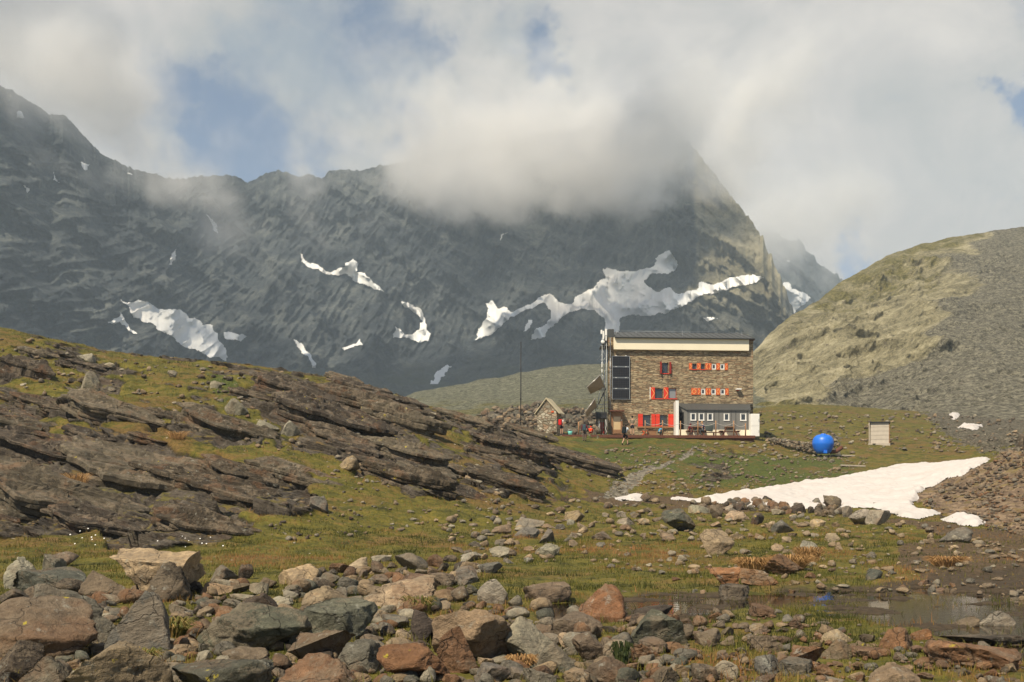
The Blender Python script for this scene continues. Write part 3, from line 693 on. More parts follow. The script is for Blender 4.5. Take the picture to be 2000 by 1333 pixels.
# ================================================================== SNOW
def snow_mat(name, col, scale, dist):
    m, nt, bs = material(name)
    geo = nt.new('ShaderNodeNewGeometry'); pos = geo.outputs['Position']
    n = nt.noise(nt.scale(pos, (1, 1, 1)), scale, 6, 0.6); n2 = nt.noise(pos, scale * 0.18, 5, 0.6)
    c = nt.mix(n, tuple(x * 0.90 for x in col), col)
    c = nt.mix(nt.math('MULTIPLY', nt.smooth(n2, 0.48, 0.72), 0.5), c, (col[0] * 0.84, col[1] * 0.76, col[2] * 0.71))
    nt.put(bs.inputs['Base Color'], c); bs.inputs['Roughness'].default_value = 0.85; bs.inputs['Specular IOR Level'].default_value = 0.2
    nt.put(bs.inputs['Normal'], nt.bump(n, 0.6, dist))
    return m
m_snow_far = snow_mat("old_snow", (0.80, 0.80, 0.78), 0.05, 2.0)
m_snow_near = snow_mat("pink_snow", (0.56, 0.52, 0.49), 2.2, 0.06)
def c6(l): return [(x / 2, 150 + y / 2) for x, y in l]
def c7(l): return [(800 + x * 0.6, 250 + y * 0.6) for x, y in l]
def wall_depth(w, u, v):
    """distance of the mountain face at image point: columns of the mesh are straight in u"""
    j = np.clip(np.searchsorted(w.us, u) - 1, 0, len(w.us) - 2); a = (u - w.us[j]) / (w.us[j + 1] - w.us[j])
    out = 0
    for jj, ww in ((j, 1 - a), (j + 1, a)):
        s = np.clip((v - w.vb) / (w.vc[jj] - w.vb), 0, 1) * (w.n - 1)
        i = np.clip(np.floor(s).astype(int), 0, w.n - 2); b = s - i
        out = out + ww * (w.Ds[i, jj] * (1 - b) + w.Ds[i + 1, jj] * b)
    return out
for w_ in (wall, far):
    sm_ = gauss1(gauss1(w_.D, 3.0, 0), 3.0, 1)
    w_.Ds = np.minimum(gauss1(gauss1(np.minimum(w_.D, sm_), 1.5, 0), 1.5, 1), w_.D) - 1.5
def snow_patch(w, poly, label, step=1.3, rag=5.0, thick=2.2):
    P = np.array(poly); u0, v0 = P.min(0) - 6; u1, v1 = P.max(0) + 6
    u = np.arange(u0, u1, step); v = np.arange(v0, v1, step); U, V = np.meshgrid(u, v)
    r1 = fbm(U * 0.06, V * 0.06, 3.3, 4); r2 = fbm(U * 0.06, V * 0.06, 9.3, 4)
    M = inpoly(U + r1 * rag, V + r2 * rag * 0.7, poly)
    soft = gauss1(gauss1(M.astype(float), 2.0, 0), 2.0, 1)
    D = wall_depth(w, U, V) - 0.6 - thick * sstep(soft, 0.3, 1.0)
    X = (U - 1000) / F * D; Zz = CZ + (HZ - V) / F * D
    keep = M[:-1, :-1] & M[1:, 1:] & M[:-1, 1:] & M[1:, :-1]
    o = grid_mesh("snow_patch", np.stack([X, D, Zz], -1)[::-1], m_snow_far, True, None, keep[::-1])
    clean(o); return tag(o, label, "snow patch", "snow patches on the mountain face")
def clean(o):
    bm = bmesh.new(); bm.from_mesh(o.data)
    bmesh.ops.delete(bm, geom=[v for v in bm.verts if not v.link_faces], context='VERTS')
    bm.to_mesh(o.data); bm.free()
SN = [
 (c6([(470,870),(500,885),(540,868),(575,880),(620,905),(660,910),(700,905),(740,935),(800,965),(838,972),(840,1000),(855,1020),(870,1050),(885,1075),(885,1110),(830,1095),(780,1075),(720,1060),(690,1030),(640,1000),(590,965),(550,955),(520,940),(500,905)]), "large slanting snow patch above the left grassy hill"),
 (c6([(410,962),(440,945),(465,940),(475,915),(492,955),(512,985),(537,1000),(510,1005),(486,978),(466,962),(440,968)]), "small forked snow patch just left of the large slanting one"),
 (c6([(873,1000),(900,992),(930,1008),(972,1015),(940,1032),(880,1027)]), "small flat snow patch just right of the large slanting one"),
 (c6([(1160,675),(1190,705),(1215,730),(1240,733),(1265,755),(1295,765),(1320,750),(1345,745),(1345,725),(1385,716),(1399,735),(1392,765),(1425,768),(1440,785),(1470,810),(1500,840),(1470,836),(1420,812),(1390,804),(1350,776),(1310,778),(1270,776),(1240,756),(1212,756),(1180,725)]), "long diagonal snow streak high in the middle of the dark face"),
 (c6([(1568,882),(1600,885),(1640,902),(1660,915),(1668,975),(1680,1000),(1678,1033),(1645,1034),(1610,1034),(1575,1020),(1538,1020),(1540,972),(1562,988),(1582,1006),(1620,1000),(1636,985),(1636,962),(1650,956),(1645,942),(1626,932),(1610,908),(1578,902)]), "snow patch shaped like an open ring on the dark face"),
 (c6([(1328,1062),(1365,1046),(1393,1043),(1405,1022),(1420,1045),(1390,1055),(1350,1070)]), "small curved snow patch left of the ring shaped one"),
 (c6([(1143,1018),(1168,1030),(1193,1058),(1213,1083),(1231,1110),(1241,1145),(1220,1138),(1202,1102),(1176,1077),(1157,1050)]), "narrow snow streak dropping behind the crest of the rocky hill"),
 (c6([(1676,1208),(1697,1180),(1702,1150),(1728,1136),(1745,1122),(1768,1130),(1742,1158),(1724,1187),(1702,1207)]), "small snow patch low beside the grey moraine"),
 (c6([(656,738),(672,695),(697,662),(684,715),(673,738)]), "thin upright snow streak below the wisp of mist"),
 (c6([(796,526),(822,548),(842,575),(854,600),(860,622),(833,602),(822,575)]), "thin broken snow streak under the low notch of the ridge"),
 (c6([(86,412),(118,438),(102,463)]), "tiny snow triangle on the far left flank"),
 (c6([(66,128),(86,138),(106,162),(68,163)]), "tiny snow spot near the top left skyline"),
 (c6([(202,362),(216,393),(236,414),(208,403)]), "tiny hooked snow streak high on the left flank"),
 (c6([(312,322),(331,338),(356,347),(342,368),(324,358)]), "small star shaped snow spot high on the left flank"),
 (c6([(478,370),(532,383),(514,391)]), "thin level snow streak just under the mist on the left"),
 (c6([(1953,643),(1956,613),(1976,610),(1962,643)]), "tiny snow spot alone high on the face left of the peak"),
 (c7([(212,690),(225,655),(250,620),(255,600),(248,568),(272,564),(288,583),(310,580),(330,598),(370,583),(420,553),(455,538),(490,566),(525,573),(545,548),(590,522),(635,488),(628,456),(680,463),(740,468),(795,448),(800,425),(845,395),(872,430),(872,467),(830,477),(790,472),(765,500),(778,513),(800,533),(840,518),(880,538),(930,527),(945,503),(990,507),(1040,488),(1100,476),(1158,490),(1120,507),(1060,517),(1000,542),(960,543),(920,558),(890,582),(840,603),(790,615),(735,608),(700,615),(687,628),(678,675),(636,670),(632,620),(600,594),(560,594),(510,608),(472,643),(432,683),(393,697),(408,658),(448,638),(460,600),(440,570),(405,585),(370,603),(330,618),(300,643),(268,672),(240,682)]), "broad branching snowfield above the stone building"),
 (c7([(368,658),(385,622),(402,620),(392,652),(375,664)]), "small upright snow patch between the arms of the broad snowfield"),
 (c7([(956,613),(985,616),(1004,622),(970,631)]), "small flat snow patch under the right arm of the broad snowfield"),
]
for poly, lab in SN: snow_patch(wall, poly, lab)
snow_patch(far, c7([(1208,530),(1222,498),(1260,527),(1306,555),(1272,588),(1240,612),(1230,570)]), "bright sunlit snow wedge behind the right end of the peak", thick=4)
snow_patch(far, c7([(1225,432),(1238,430),(1242,440),(1228,440)]), "tiny snow spot on the far right ridge", thick=4, rag=2)

# ---- snow lying on the near ground
def ground_snow(poly, label, thick, step=1.2, rag=4, ylo=20, yhi=100):
    P = np.array(poly); u0, v0 = P.min(0) - 20; u1, v1 = P.max(0) + 20
    u = np.arange(u0, u1, step); jj = [int(np.argmin(np.abs(GU - q))) for q in u[:: max(1, len(u) // 12)]]
    ys = [GY[(HZ - F * (Z[:, j] - CZ) / GY <= v1 + 10) & (HZ - F * (Z[:, j] - CZ) / GY >= v0 - 6) & (GY < yhi) & (GY > ylo)] for j in jj]
    ys = np.concatenate([q for q in ys if len(q)]); y = np.arange(ys.min(), ys.max(), 0.11)
    U, Y = np.meshgrid(u, y); X = (U - 1000) / F * Y; Zg = ground_z_arr(X, Y); Vv = HZ - F * (Zg - CZ) / Y
    r1 = fbm(X * 0.35, Y * 0.35, 3.3, 5) * 1.6; r2 = fbm(X * 0.35, Y * 0.35, 8.3, 5) * 1.6
    M = inpoly(U + r1 * rag, Vv + r2 * rag * 0.4, poly)
    M = gauss1(gauss1(M.astype(float), 2.2, 0), 3.0, 1) > 0.5
    soft = gauss1(gauss1(M.astype(float), 5.0, 0), 6.0, 1)
    cup = np.abs(fbm(X * 1.1, Y * 0.8, 0.7, 3)) * 0.075 - fbm(X * 0.25, Y * 0.25, 4.0, 2) * 0.05
    Zs = Zg + 0.015 + thick * sstep(soft, 0.45, 1.0) + cup * sstep(soft, 0.4, 0.9)
    keep = M[:-1, :-1] & M[1:, 1:] & M[:-1, 1:] & M[1:, :-1]
    o = grid_mesh("snow_patch", np.stack([X, Y, Zs], -1), m_snow_near, True, None, keep); clean(o)
    return tag(o, label, "snow patch", "snow patches on the meadow edge")
ground_snow([(1300,972),(1365,974),(1480,957),(1560,945),(1660,930),(1710,920),(1760,910),(1795,906),(1830,907),(1880,902),(1938,896),(1905,915),(1880,930),(1850,937),(1830,945),(1810,955),(1787,965),(1800,978),(1780,988),(1800,1000),(1845,1003),(1815,1012),(1795,1017),(1760,1012),(1735,1005),(1700,994),(1640,996),(1590,997),(1480,991),(1400,986),(1360,982),(1310,977)], "big pinkish white snowfield sloping down to the stony meadow", 0.17)
ground_snow([(1196,974),(1240,967),(1278,972),(1250,981),(1205,979)], "small white snow remnant at the foot of the gravel path", 0.12, rag=3)
ground_snow([(1825,1016),(1880,1006),(1897,1012),(1934,1019),(1905,1030),(1880,1028)], "small snow remnant at the foot of the brown scree mound", 0.14, rag=3)
ground_snow([(1852,808),(1862,804),(1878,806),(1872,818),(1862,822)], "small snow remnant against the dark boulder on the shaded scree", 0.3, rag=2, ylo=100, yhi=170)
ground_snow([(1868,838),(1884,829),(1896,833),(1918,829),(1922,833),(1902,842),(1884,836)], "ragged snow remnant below the dark boulders on the shaded scree", 0.3, rag=3, ylo=90, yhi=170)
# ================================================================== THE STONE REFUGE
def boxes(name, mat, parent, bl, bev=0.0, smooth=False):
    bm = bmesh.new()
    for b in bl:
        x0, x1, y0, y1, z0, z1 = b[:6]
        vs = [bm.verts.new(c) for c in ((x0, y0, z0), (x1, y0, z0), (x1, y1, z0), (x0, y1, z0), (x0, y0, z1), (x1, y0, z1), (x1, y1, z1), (x0, y1, z1))]
        for f in ((0, 3, 2, 1), (4, 5, 6, 7), (0, 1, 5, 4), (1, 2, 6, 5), (2, 3, 7, 6), (3, 0, 4, 7)): bm.faces.new([vs[i] for i in f])
    if bev: bmesh.ops.bevel(bm, geom=bm.edges[:], offset=bev, segments=2, profile=0.5, affect='EDGES', clamp_overlap=True)
    return finish(name, bm, mat, parent, smooth)
def finish(name, bm, mat, parent=None, smooth=False):
    me = bpy.data.meshes.new(name); bmesh.ops.recalc_face_normals(bm, faces=bm.faces[:]); bm.to_mesh(me); bm.free()
    if smooth:
        me.polygons.foreach_set('use_smooth', np.ones(len(me.polygons), bool))
    if mat is not None: me.materials.append(mat)
    o = bpy.data.objects.new(name, me); COL.objects.link(o)
    if parent is not None: o.parent = parent
    return o
def add_tube(bm, pts, r, n=6, cap=True, r2=None):
    pts = [Vector(p) for p in pts]; rings = []
    for i, p in enumerate(pts):
        a = pts[max(0, i - 1)]; b = pts[min(len(pts) - 1, i + 1)]; d = (b - a).normalized()
        u = d.cross(Vector((0, 0, 1)) if abs(d.z) < 0.95 else Vector((1, 0, 0))).normalized(); w = d.cross(u)
        rr = r if r2 is None else r + (r2 - r) * i / max(1, len(pts) - 1)
        rings.append([bm.verts.new(p + (u * math.cos(2 * math.pi * k / n) + w * math.sin(2 * math.pi * k / n)) * rr) for k in range(n)])
    for a, b in zip(rings, rings[1:]):
        for k in range(n): bm.faces.new([a[k], a[(k + 1) % n], b[(k + 1) % n], b[k]])
    if cap: bm.faces.new(rings[0][::-1]); bm.faces.new(rings[-1])
def tubes(name, mat, parent, lines, r, n=6):
    bm = bmesh.new()
    for l in lines: add_tube(bm, l, r, n)
    return finish(name, bm, mat, parent, True)
def prism(bm, poly, axis, a, b):
    """extrude a 2-D outline along an axis: axis 'y' -> poly is (x, z); 'x' -> (y, z); 'z' -> (x, y)"""
    def mk(p, t): return {'y': (p[0], t, p[1]), 'x': (t, p[0], p[1]), 'z': (p[0], p[1], t)}[axis]
    A = [bm.verts.new(mk(p, a)) for p in poly]; B = [bm.verts.new(mk(p, b)) for p in poly]; n = len(poly)
    bm.faces.new(A); bm.faces.new(B[::-1])
    for i in range(n): bm.faces.new([A[i], B[i], B[(i + 1) % n], A[(i + 1) % n]])

# ---- materials
def masonry(name, stretch=(2.3, 2.3, 13.5), tones=None, joint=0.035):
    m, nt, bs = material(name)
    tc = nt.new('ShaderNodeTexCoord').outputs['Object']
    wv = nt.vmath('ADD', tc, nt.vmath('SCALE', nt.noise(tc, 1.6, 3, 0.5, out=1), scale=0.10))
    p = nt.scale(wv, stretch)
    cell = nt.voro(p, 1.0, 'F1', 1); edge = nt.voro(p, 1.0, 'DISTANCE_TO_EDGE', 0)
    s = nt.new('ShaderNodeSeparateColor'); nt.l.new(cell, s.inputs[0])
    nz = nt.noise(tc, 14, 5, 0.65); nb = nt.noise(nt.scale(tc, (1, 1, 2.0)), 0.45, 4, 0.6)
    v = nt.math('ADD', nt.math('MULTIPLY', s.outputs[0], 0.62), nt.math('MULTIPLY', nz, 0.38))
    c = nt.ramp(v, tones or [(0.15, (0.13, 0.10, 0.068)), (0.34, (0.27, 0.205, 0.13)), (0.52, (0.39, 0.30, 0.185)), (0.70, (0.49, 0.385, 0.24)), (0.90, (0.60, 0.50, 0.34))])
    warm = nt.math('MULTIPLY', nt.smooth(s.outputs[1], 0.72, 0.95), 0.55)
    c = nt.mix(warm, c, (0.36, 0.19, 0.10))
    c = nt.mix(nt.math('MULTIPLY', nt.smooth(nb, 0.50, 0.66), 0.6), c, nt.mix(1.0, c, (0.66, 0.68, 0.68), 'MULTIPLY'))
    j = nt.smooth(edge, 0.01, joint * 2.4)
    c = nt.mix(j, (0.17, 0.13, 0.085), c)
    nt.put(bs.inputs['Base Color'], c); bs.inputs['Roughness'].default_value = 0.92; bs.inputs['Specular IOR Level'].default_value = 0.2
    h = nt.math('ADD', nt.math('MULTIPLY', j, 0.7), nt.math('ADD', nt.math('MULTIPLY', nz, 0.25), nt.math('MULTIPLY', s.outputs[2], 0.5)))
    nt.put(bs.inputs['Normal'], nt.bump(h, 0.9, 0.05))
    return m
m_stone = masonry("layered_stone_wall")
m_hut = masonry("rubble_stone_wall", (3.0, 3.0, 4.2), [(0.1, (0.17, 0.15, 0.115)), (0.4, (0.34, 0.30, 0.22)), (0.7, (0.47, 0.42, 0.32)), (0.95, (0.58, 0.53, 0.42))], 0.06)
m_cream = plain("cream_plaster", (0.82, 0.74, 0.56), 0.85, var=0.06, scale=0.8)
m_white = plain("white_paint", (0.80, 0.78, 0.73), 0.6, var=0.05)
m_red = plain("red_paint", (0.62, 0.045, 0.022), 0.5, var=0.12, scale=5)
m_dred = plain("dark_red_paint", (0.26, 0.022, 0.016), 0.55, var=0.12)
m_orange = plain("orange_paint", (0.80, 0.36, 0.12), 0.5, var=0.06)
m_rust = plain("orange_red_paint", (0.64, 0.11, 0.03), 0.5, var=0.1)
m_roofm = plain("grey_sheet_metal", (0.085, 0.088, 0.086), 0.55, 0.3, var=0.12, scale=1.5)
m_clad = plain("grey_cladding", (0.20, 0.195, 0.18), 0.6, 0.2, var=0.08, scale=1.2)
m_wood = plain("weathered_brown_wood", (0.25, 0.13, 0.065), 0.8, var=0.25, scale=6)
m_dwood = plain("dark_red_brown_wood", (0.13, 0.05, 0.03), 0.75, var=0.25, scale=6)
m_pale_wood = plain("pale_grey_wood", (0.42, 0.36, 0.29), 0.85, var=0.2, scale=5)
m_frame = plain("anodised_frame", (0.55, 0.55, 0.53), 0.35, 0.8, var=0.05)
m_steel = plain("galvanised_steel", (0.42, 0.43, 0.43), 0.45, 0.7, var=0.12)
m_dark = plain("dark_metal", (0.03, 0.03, 0.032), 0.5, 0.3)
m_glass, _nt, _bs = material("window_glass")
_bs.inputs['Base Color'].default_value = (0.035, 0.04, 0.045, 1); _bs.inputs['Roughness'].default_value = 0.08; _bs.inputs['Specular IOR Level'].default_value = 0.7
m_glass2, _nt, _bs = material("bright_window_glass")
_bs.inputs['Base Color'].default_value = (0.22, 0.22, 0.22, 1); _bs.inputs['Roughness'].default_value = 0.1; _bs.inputs['Specular IOR Level'].default_value = 0.9
# photovoltaic cells: dark blue-black with thin pale grid
m_pv, nt, bs = material("photovoltaic_cells")
tc = nt.new('ShaderNodeTexCoord').outputs['Object']
sx = nt.new('ShaderNodeSeparateXYZ'); nt.l.new(tc, sx.inputs[0])
def gl(v, p): return nt.math('LESS_THAN', nt.math('FRACT', nt.math('DIVIDE', v, p)), 0.09)
g_ = nt.math('MAXIMUM', gl(sx.outputs[0], 0.152), gl(sx.outputs[2], 0.152))
nt.put(bs.inputs['Base Color'], nt.mix(g_, (0.010, 0.011, 0.016), (0.06, 0.06, 0.065))); bs.inputs['Roughness'].default_value = 0.45; bs.inputs['Specular IOR Level'].default_value = 0.25

# ---- frame of reference: the front wall
RZ = math.radians(4.4)
HO = pt(1187, 853, 97)
def fl(u, v):
    """image point on the front wall plane -> local (X, Z)"""
    d = Vector(((u - 1000) / F, 1.0, (HZ - v) / F)); n = Vector((math.sin(RZ), -math.cos(RZ), 0))
    t = (HO - Vector((0, 0, CZ))).dot(n) / d.dot(n); p = Vector((0, 0, CZ)) + d * t - HO
    return p.x * math.cos(RZ) + p.y * math.sin(RZ), p.z
def FX(u): return fl(u, 800)[0]
def FZ(v): return fl(1330, v)[1]
def rect(u0, v0, u1, v1): return FX(u0), FX(u1), FZ(v1), FZ(v0)       # x0 x1 z0 z1
house = empty("mountain_refuge", HO, RZ, "three storey stone mountain refuge with red shutters and a cream band under its roof", "building")
HB = FX(1471); HT = FZ(661); HD = 8.0
# openings in the front wall: (u0, v0, u1, v1, kind)
OPEN = [(1293.5, 709, 1305.5, 730, 'dark'), (1352.5, 710.5, 1360, 721.5, 'dark'), (1369.5, 710.5, 1376.5, 721.5, 'dark'), (1390, 710.5, 1398.5, 721.5, 'white'), (1406.5, 710.5, 1415, 721.5, 'white'),
        (1369, 759.5, 1377.5, 770.5, 'white'), (1389, 759.5, 1398, 770.5, 'white'), (1407, 759.5, 1416, 770.5, 'white'), (1279.5, 759, 1295, 779, 'dark'), (1306, 759, 1321.5, 779, 'light'),
        (1256, 811, 1271, 833, 'dark'), (1289, 811, 1304, 833, 'dark')]
OR = [rect(*o[:4]) for o in OPEN]
def wall_with_holes(name, mat, parent, x0, x1, z0, z1, holes, depth):
    xs = sorted({x0, x1, *[h[0] for h in holes], *[h[1] for h in holes]}); zs = sorted({z0, z1, *[h[2] for h in holes], *[h[3] for h in holes]})
    bm = bmesh.new(); vd = {}
    def V(x, y, z):
        k = (round(x, 5), round(y, 5), round(z, 5))
        if k not in vd: vd[k] = bm.verts.new(k)
        return vd[k]
    for a, b in zip(xs, xs[1:]):
        for c, d in zip(zs, zs[1:]):
            mx, mz = (a + b) / 2, (c + d) / 2
            if any(h[0] < mx < h[1] and h[2] < mz < h[3] for h in holes): continue
            bm.faces.new([V(a, 0, c), V(b, 0, c), V(b, 0, d), V(a, 0, d)])
    for h in holes:
        x, X, z, Zt = h[:4]
        for q in (((x, 0, z), (x, 0, Zt), (x, depth, Zt), (x, depth, z)), ((X, 0, Zt), (X, 0, z), (X, depth, z), (X, depth, Zt)), ((x, 0, Zt), (X, 0, Zt), (X, depth, Zt), (x, depth, Zt)), ((X, 0, z), (x, 0, z), (x, depth, z), (X, depth, z))):
            bm.faces.new([bm.verts.new(c) for c in q])
    # sides and back; the left wall runs back along the line of sight, so the plan is a little skewed
    sk = math.tan(math.radians(-4.4) + math.atan((1187 - 1000) / F) * 1.06) * 0 + HD * math.tan(math.atan((1187 - 1000) / F) + RZ)
    bl = (x0 + sk, HD); br = (x1 + 0.3, HD)
    for q in (((x0, 0, z0), (x0, 0, z1), (*bl, z1), (*bl, z0)), ((x1, 0, z1), (x1, 0, z0), (*br, z0), (*br, z1)), ((*bl, z0), (*bl, z1), (*br, z1), (*br, z0)), ((x0, 0, z1), (x1, 0, z1), (*br, z1), (*bl, z1))):
        bm.faces.new([bm.verts.new(c) for c in q])
    me = bpy.data.meshes.new(name); bm.to_mesh(me); bm.free(); me.materials.append(mat)
    o = bpy.data.objects.new(name, me); COL.objects.link(o); o.parent = parent; return o
wall_o = wall_with_holes("stone_wall", m_stone, house, 0, HB, -1.2, HT, OR, 0.24)
for (u0, v0, u1, v1, kd), (x0, x1, z0, z1) in zip(OPEN, OR):
    fm = {'dark': m_dwood, 'white': m_white, 'light': m_dred}[kd]; t = 0.085 if kd == 'white' else 0.045
    yb = 0.03 if kd == 'white' else 0.13
    fr = boxes("window", fm, house, [(x0, x0 + t, yb, yb + 0.06, z0, z1), (x1 - t, x1, yb, yb + 0.06, z0, z1), (x0 + t, x1 - t, yb, yb + 0.06, z1 - t, z1), (x0 + t, x1 - t, yb, yb + 0.06, z0, z0 + t)])
    boxes("pane", m_glass2 if kd == 'light' else m_glass, fr, [(x0 + t, x1 - t, yb + 0.02, yb + 0.035, z0 + t, z1 - t)])
    if kd != 'white': boxes("sill", m_wood if v0 > 800 else m_red, fr, [(x0 - 0.05, x1 + 0.05, -0.07, 0.1, z0 - 0.06, z0 - 0.003)])
def shutter(u0, v0, u1, v1, mat, pattern=None, pmat=None, y=-0.055):
    x0, x1, z0, z1 = rect(u0, v0, u1, v1); t = 0.03
    s = boxes("shutter", mat, house, [(x0 + 0.008, x1 - 0.008, y, y + 0.045, z0, z1)], 0.006)
    if not pattern: 
        boxes("batten", mat, s, [(x0 + 0.03, x1 - 0.03, y - 0.018, y - 0.002, z0 + (z1 - z0) * f, z0 + (z1 - z0) * f + 0.06) for f in (0.15, 0.78)]); return s
    bm = bmesh.new(); xm, zm = (x0 + x1) / 2, (z0 + z1) / 2; wdt = 0.026
    def bar(a, b):
        a = Vector((a[0], 0, a[1])); b = Vector((b[0], 0, b[1])); d = (b - a).normalized(); n = Vector((-d.z, 0, d.x)) * wdt
        q = [a - n, b - n, b + n, a + n]
        A = [bm.verts.new((p.x, y - 0.003, p.z)) for p in q]; B = [bm.verts.new((p.x, y - 0.016, p.z)) for p in q]
        bm.faces.new(A[::-1]); bm.faces.new(B)
        for i in range(4): bm.faces.new([A[i], A[(i + 1) % 4], B[(i + 1) % 4], B[i]])
    m = 0.05; L, R_, T_, B_ = x0 + m, x1 - m, z1 - m, z0 + m
    if pattern == '>': bar((L, T_), (R_, zm)); bar((R_, zm), (L, B_))
    if pattern == '<': bar((R_, T_), (L, zm)); bar((L, zm), (R_, B_))
    if pattern == 'd': bar((xm, T_), (R_, zm)); bar((R_, zm), (xm, B_)); bar((xm, B_), (L, zm)); bar((L, zm), (xm, T_))
    finish("chevron", bm, pmat or m_orange, s); return s
for a, b, p in ((1345.5, 1351.5, '>'), (1361, 1368.5, '>'), (1377.5, 1383.2, '<'), (1383.6, 1389.5, '>'), (1399, 1406, '>'), (1415.5, 1421.5, '<')): shutter(a, 709.5, b, 722.5, m_rust, p)
for a, b, p in ((1350, 1361, 'd'), (1362, 1368.5, '>'), (1378, 1383.2, '<'), (1383.6, 1388.6, '>'), (1398.5, 1406.5, 'd'), (1416.5, 1423, '>')): shutter(a, 758.5, b, 771.5, m_rust, p)
shutter(1270.5, 757.5, 1279, 781, m_red, '>'); shutter(1296, 757.5, 1305.4, 780.5, m_red, '>')
for a, b in ((1246, 1255.5), (1272, 1280), (1280.5, 1288.5), (1305, 1315.5)): shutter(a, 809.5, b, 834, m_red)
# shutters of the top window stand open at right angles
x0, x1, z0, z1 = rect(1292, 708, 1307, 731)
boxes("shutter", m_dred, house, [(x0 - 0.14, x0 - 0.02, -0.24, -0.004, z0, z1)], 0.006); boxes("shutter", m_dred, house, [(x1 + 0.01, x1 + 0.15, -0.18, -0.004, z0, z1)], 0.006)
x0, x1, z0, z1 = rect(1270, 757, 1279, 781); boxes("shutter_edge", m_white, house, [(x0 - 0.05, x0, -0.12, -0.004, z0, z1)])
x0, x1, z0, z1 = rect(1244, 834, 1316, 837); boxes("ledge", m_wood, house, [(x0, x1, -0.16, -0.004, z0, z1)], 0.01)
tubes("cable", m_dark, house, [[(FX(1304.5), -0.02, FZ(732)), (FX(1304.5), -0.02, FZ(757))], [(FX(1304.5), -0.02, FZ(782)), (FX(1305), -0.02, FZ(809))], [(FX(1293), -0.02, FZ(732)), (FX(1293), -0.02, FZ(745))], [(FX(1310), -0.02, FZ(732)), (FX(1310), -0.02, FZ(745))]], 0.014, 5)
# cream band, roof, end parapet
x0, x1, z0, z1 = rect(1198, 662, 1461, 685)
boxes("fascia", m_cream, house, [(x0, x1, -0.32, -0.003, z0, z1 + 0.02)], 0.01)
bm = bmesh.new()
ez = FZ(661.5); rz_ = FZ(650)
prism(bm, [(-0.48, ez - 0.10), (-0.48, ez + 0.02), (3.2, ez + 0.98), (8.3, ez + 0.2), (8.3, ez + 0.08), (3.2, ez + 0.86)], 'x', FX(1199), FX(1472))
for k in range(23):
    x = FX(1202) + k * (FX(1469) - FX(1202)) / 22
    prism(bm, [(-0.48, ez + 0.025), (-0.48, ez + 0.06), (3.19, ez + 1.02), (3.19, ez + 0.985)], 'x', x - 0.015, x + 0.015)
finish("roof", bm, m_roofm, house)
boxes("gutter", m_dark, house, [(FX(1199), FX(1470), -0.58, -0.482, ez - 0.10, ez - 0.02)], 0.02)
tubes("snow_guard", m_steel, house, [[(FX(1205), 0.2, ez + 0.62), (FX(1462), 0.2, ez + 0.62)], [(FX(1205), 0.2, ez + 0.62), (FX(1205), 0.2, ez + 0.2)], [(FX(1334), 0.2, ez + 0.72), (FX(1334), 0.1, ez - 0.1)], [(FX(1450), 0.2, ez + 0.68), (FX(1450), 0.1, ez + 0.1)], [(FX(1243), 0.2, ez + 0.66), (FX(1243), 0.2, ez + 0.2)]], 0.012, 5)
x0, x1, z0, z1 = rect(1187.5, 645, 1198.6, 661)
boxes("chimney", m_roofm, house, [(x0 - 0.02, x1 + 0.02, -0.06, 1.2, z0 - 0.02, z1)], 0.02)
boxes("pier", m_stone, house, [(FX(1187.6), FX(1195.4), -0.10, -0.004, -1.0, z0 - 0.03)])
tubes("drainpipe", m_steel, house, [[(FX(1191.3), -0.16, z0 - 0.05), (FX(1191.3), -0.16, -0.2)]], 0.035, 8)
boxes("roof_edge", m_dwood, house, [(FX(1461.5), FX(1472.3), -0.3, 0.2, FZ(664.5), FZ(661.6))])
# solar panels on the wall
for k in range(4):
    x0, x1, z0, z1 = rect(1195.5, 697.5 + 21.2 * k, 1228.5, 717.9 + 21.2 * k); t = 0.035; y = -0.17
    fr = boxes("solar_panel", m_frame, house, [(x0 - t, x0, y - 0.02, y + 0.04, z0, z1), (x1, x1 + t, y - 0.02, y + 0.04, z0, z1), (x0, x1, y - 0.02, y + 0.04, z1 - t * 0.7, z1), (x0, x1, y - 0.02, y + 0.04, z0, z0 + t * 0.7)])
    boxes("cells", m_pv, fr, [(x0, x1, y - 0.008, y + 0.02, z0 + t * 0.7, z1 - t * 0.7)])
    boxes("clamp", m_white, fr, [(x0 + (x1 - x0) * f - 0.05, x0 + (x1 - x0) * f + 0.05, y - 0.035, -0.02, z1 + 0.001, z1 + 0.05) for f in (0.22, 0.8)])
# lamp, dark bracket
boxes("wall_lamp", m_white, house, [(FX(1436.5), FX(1446), -0.42, -0.004, FZ(761.5), FZ(759))], 0.01)
boxes("lamp_bracket", m_rust, house, [(FX(1438), FX(1442), -0.3, -0.004, FZ(763.2), FZ(761.6))])
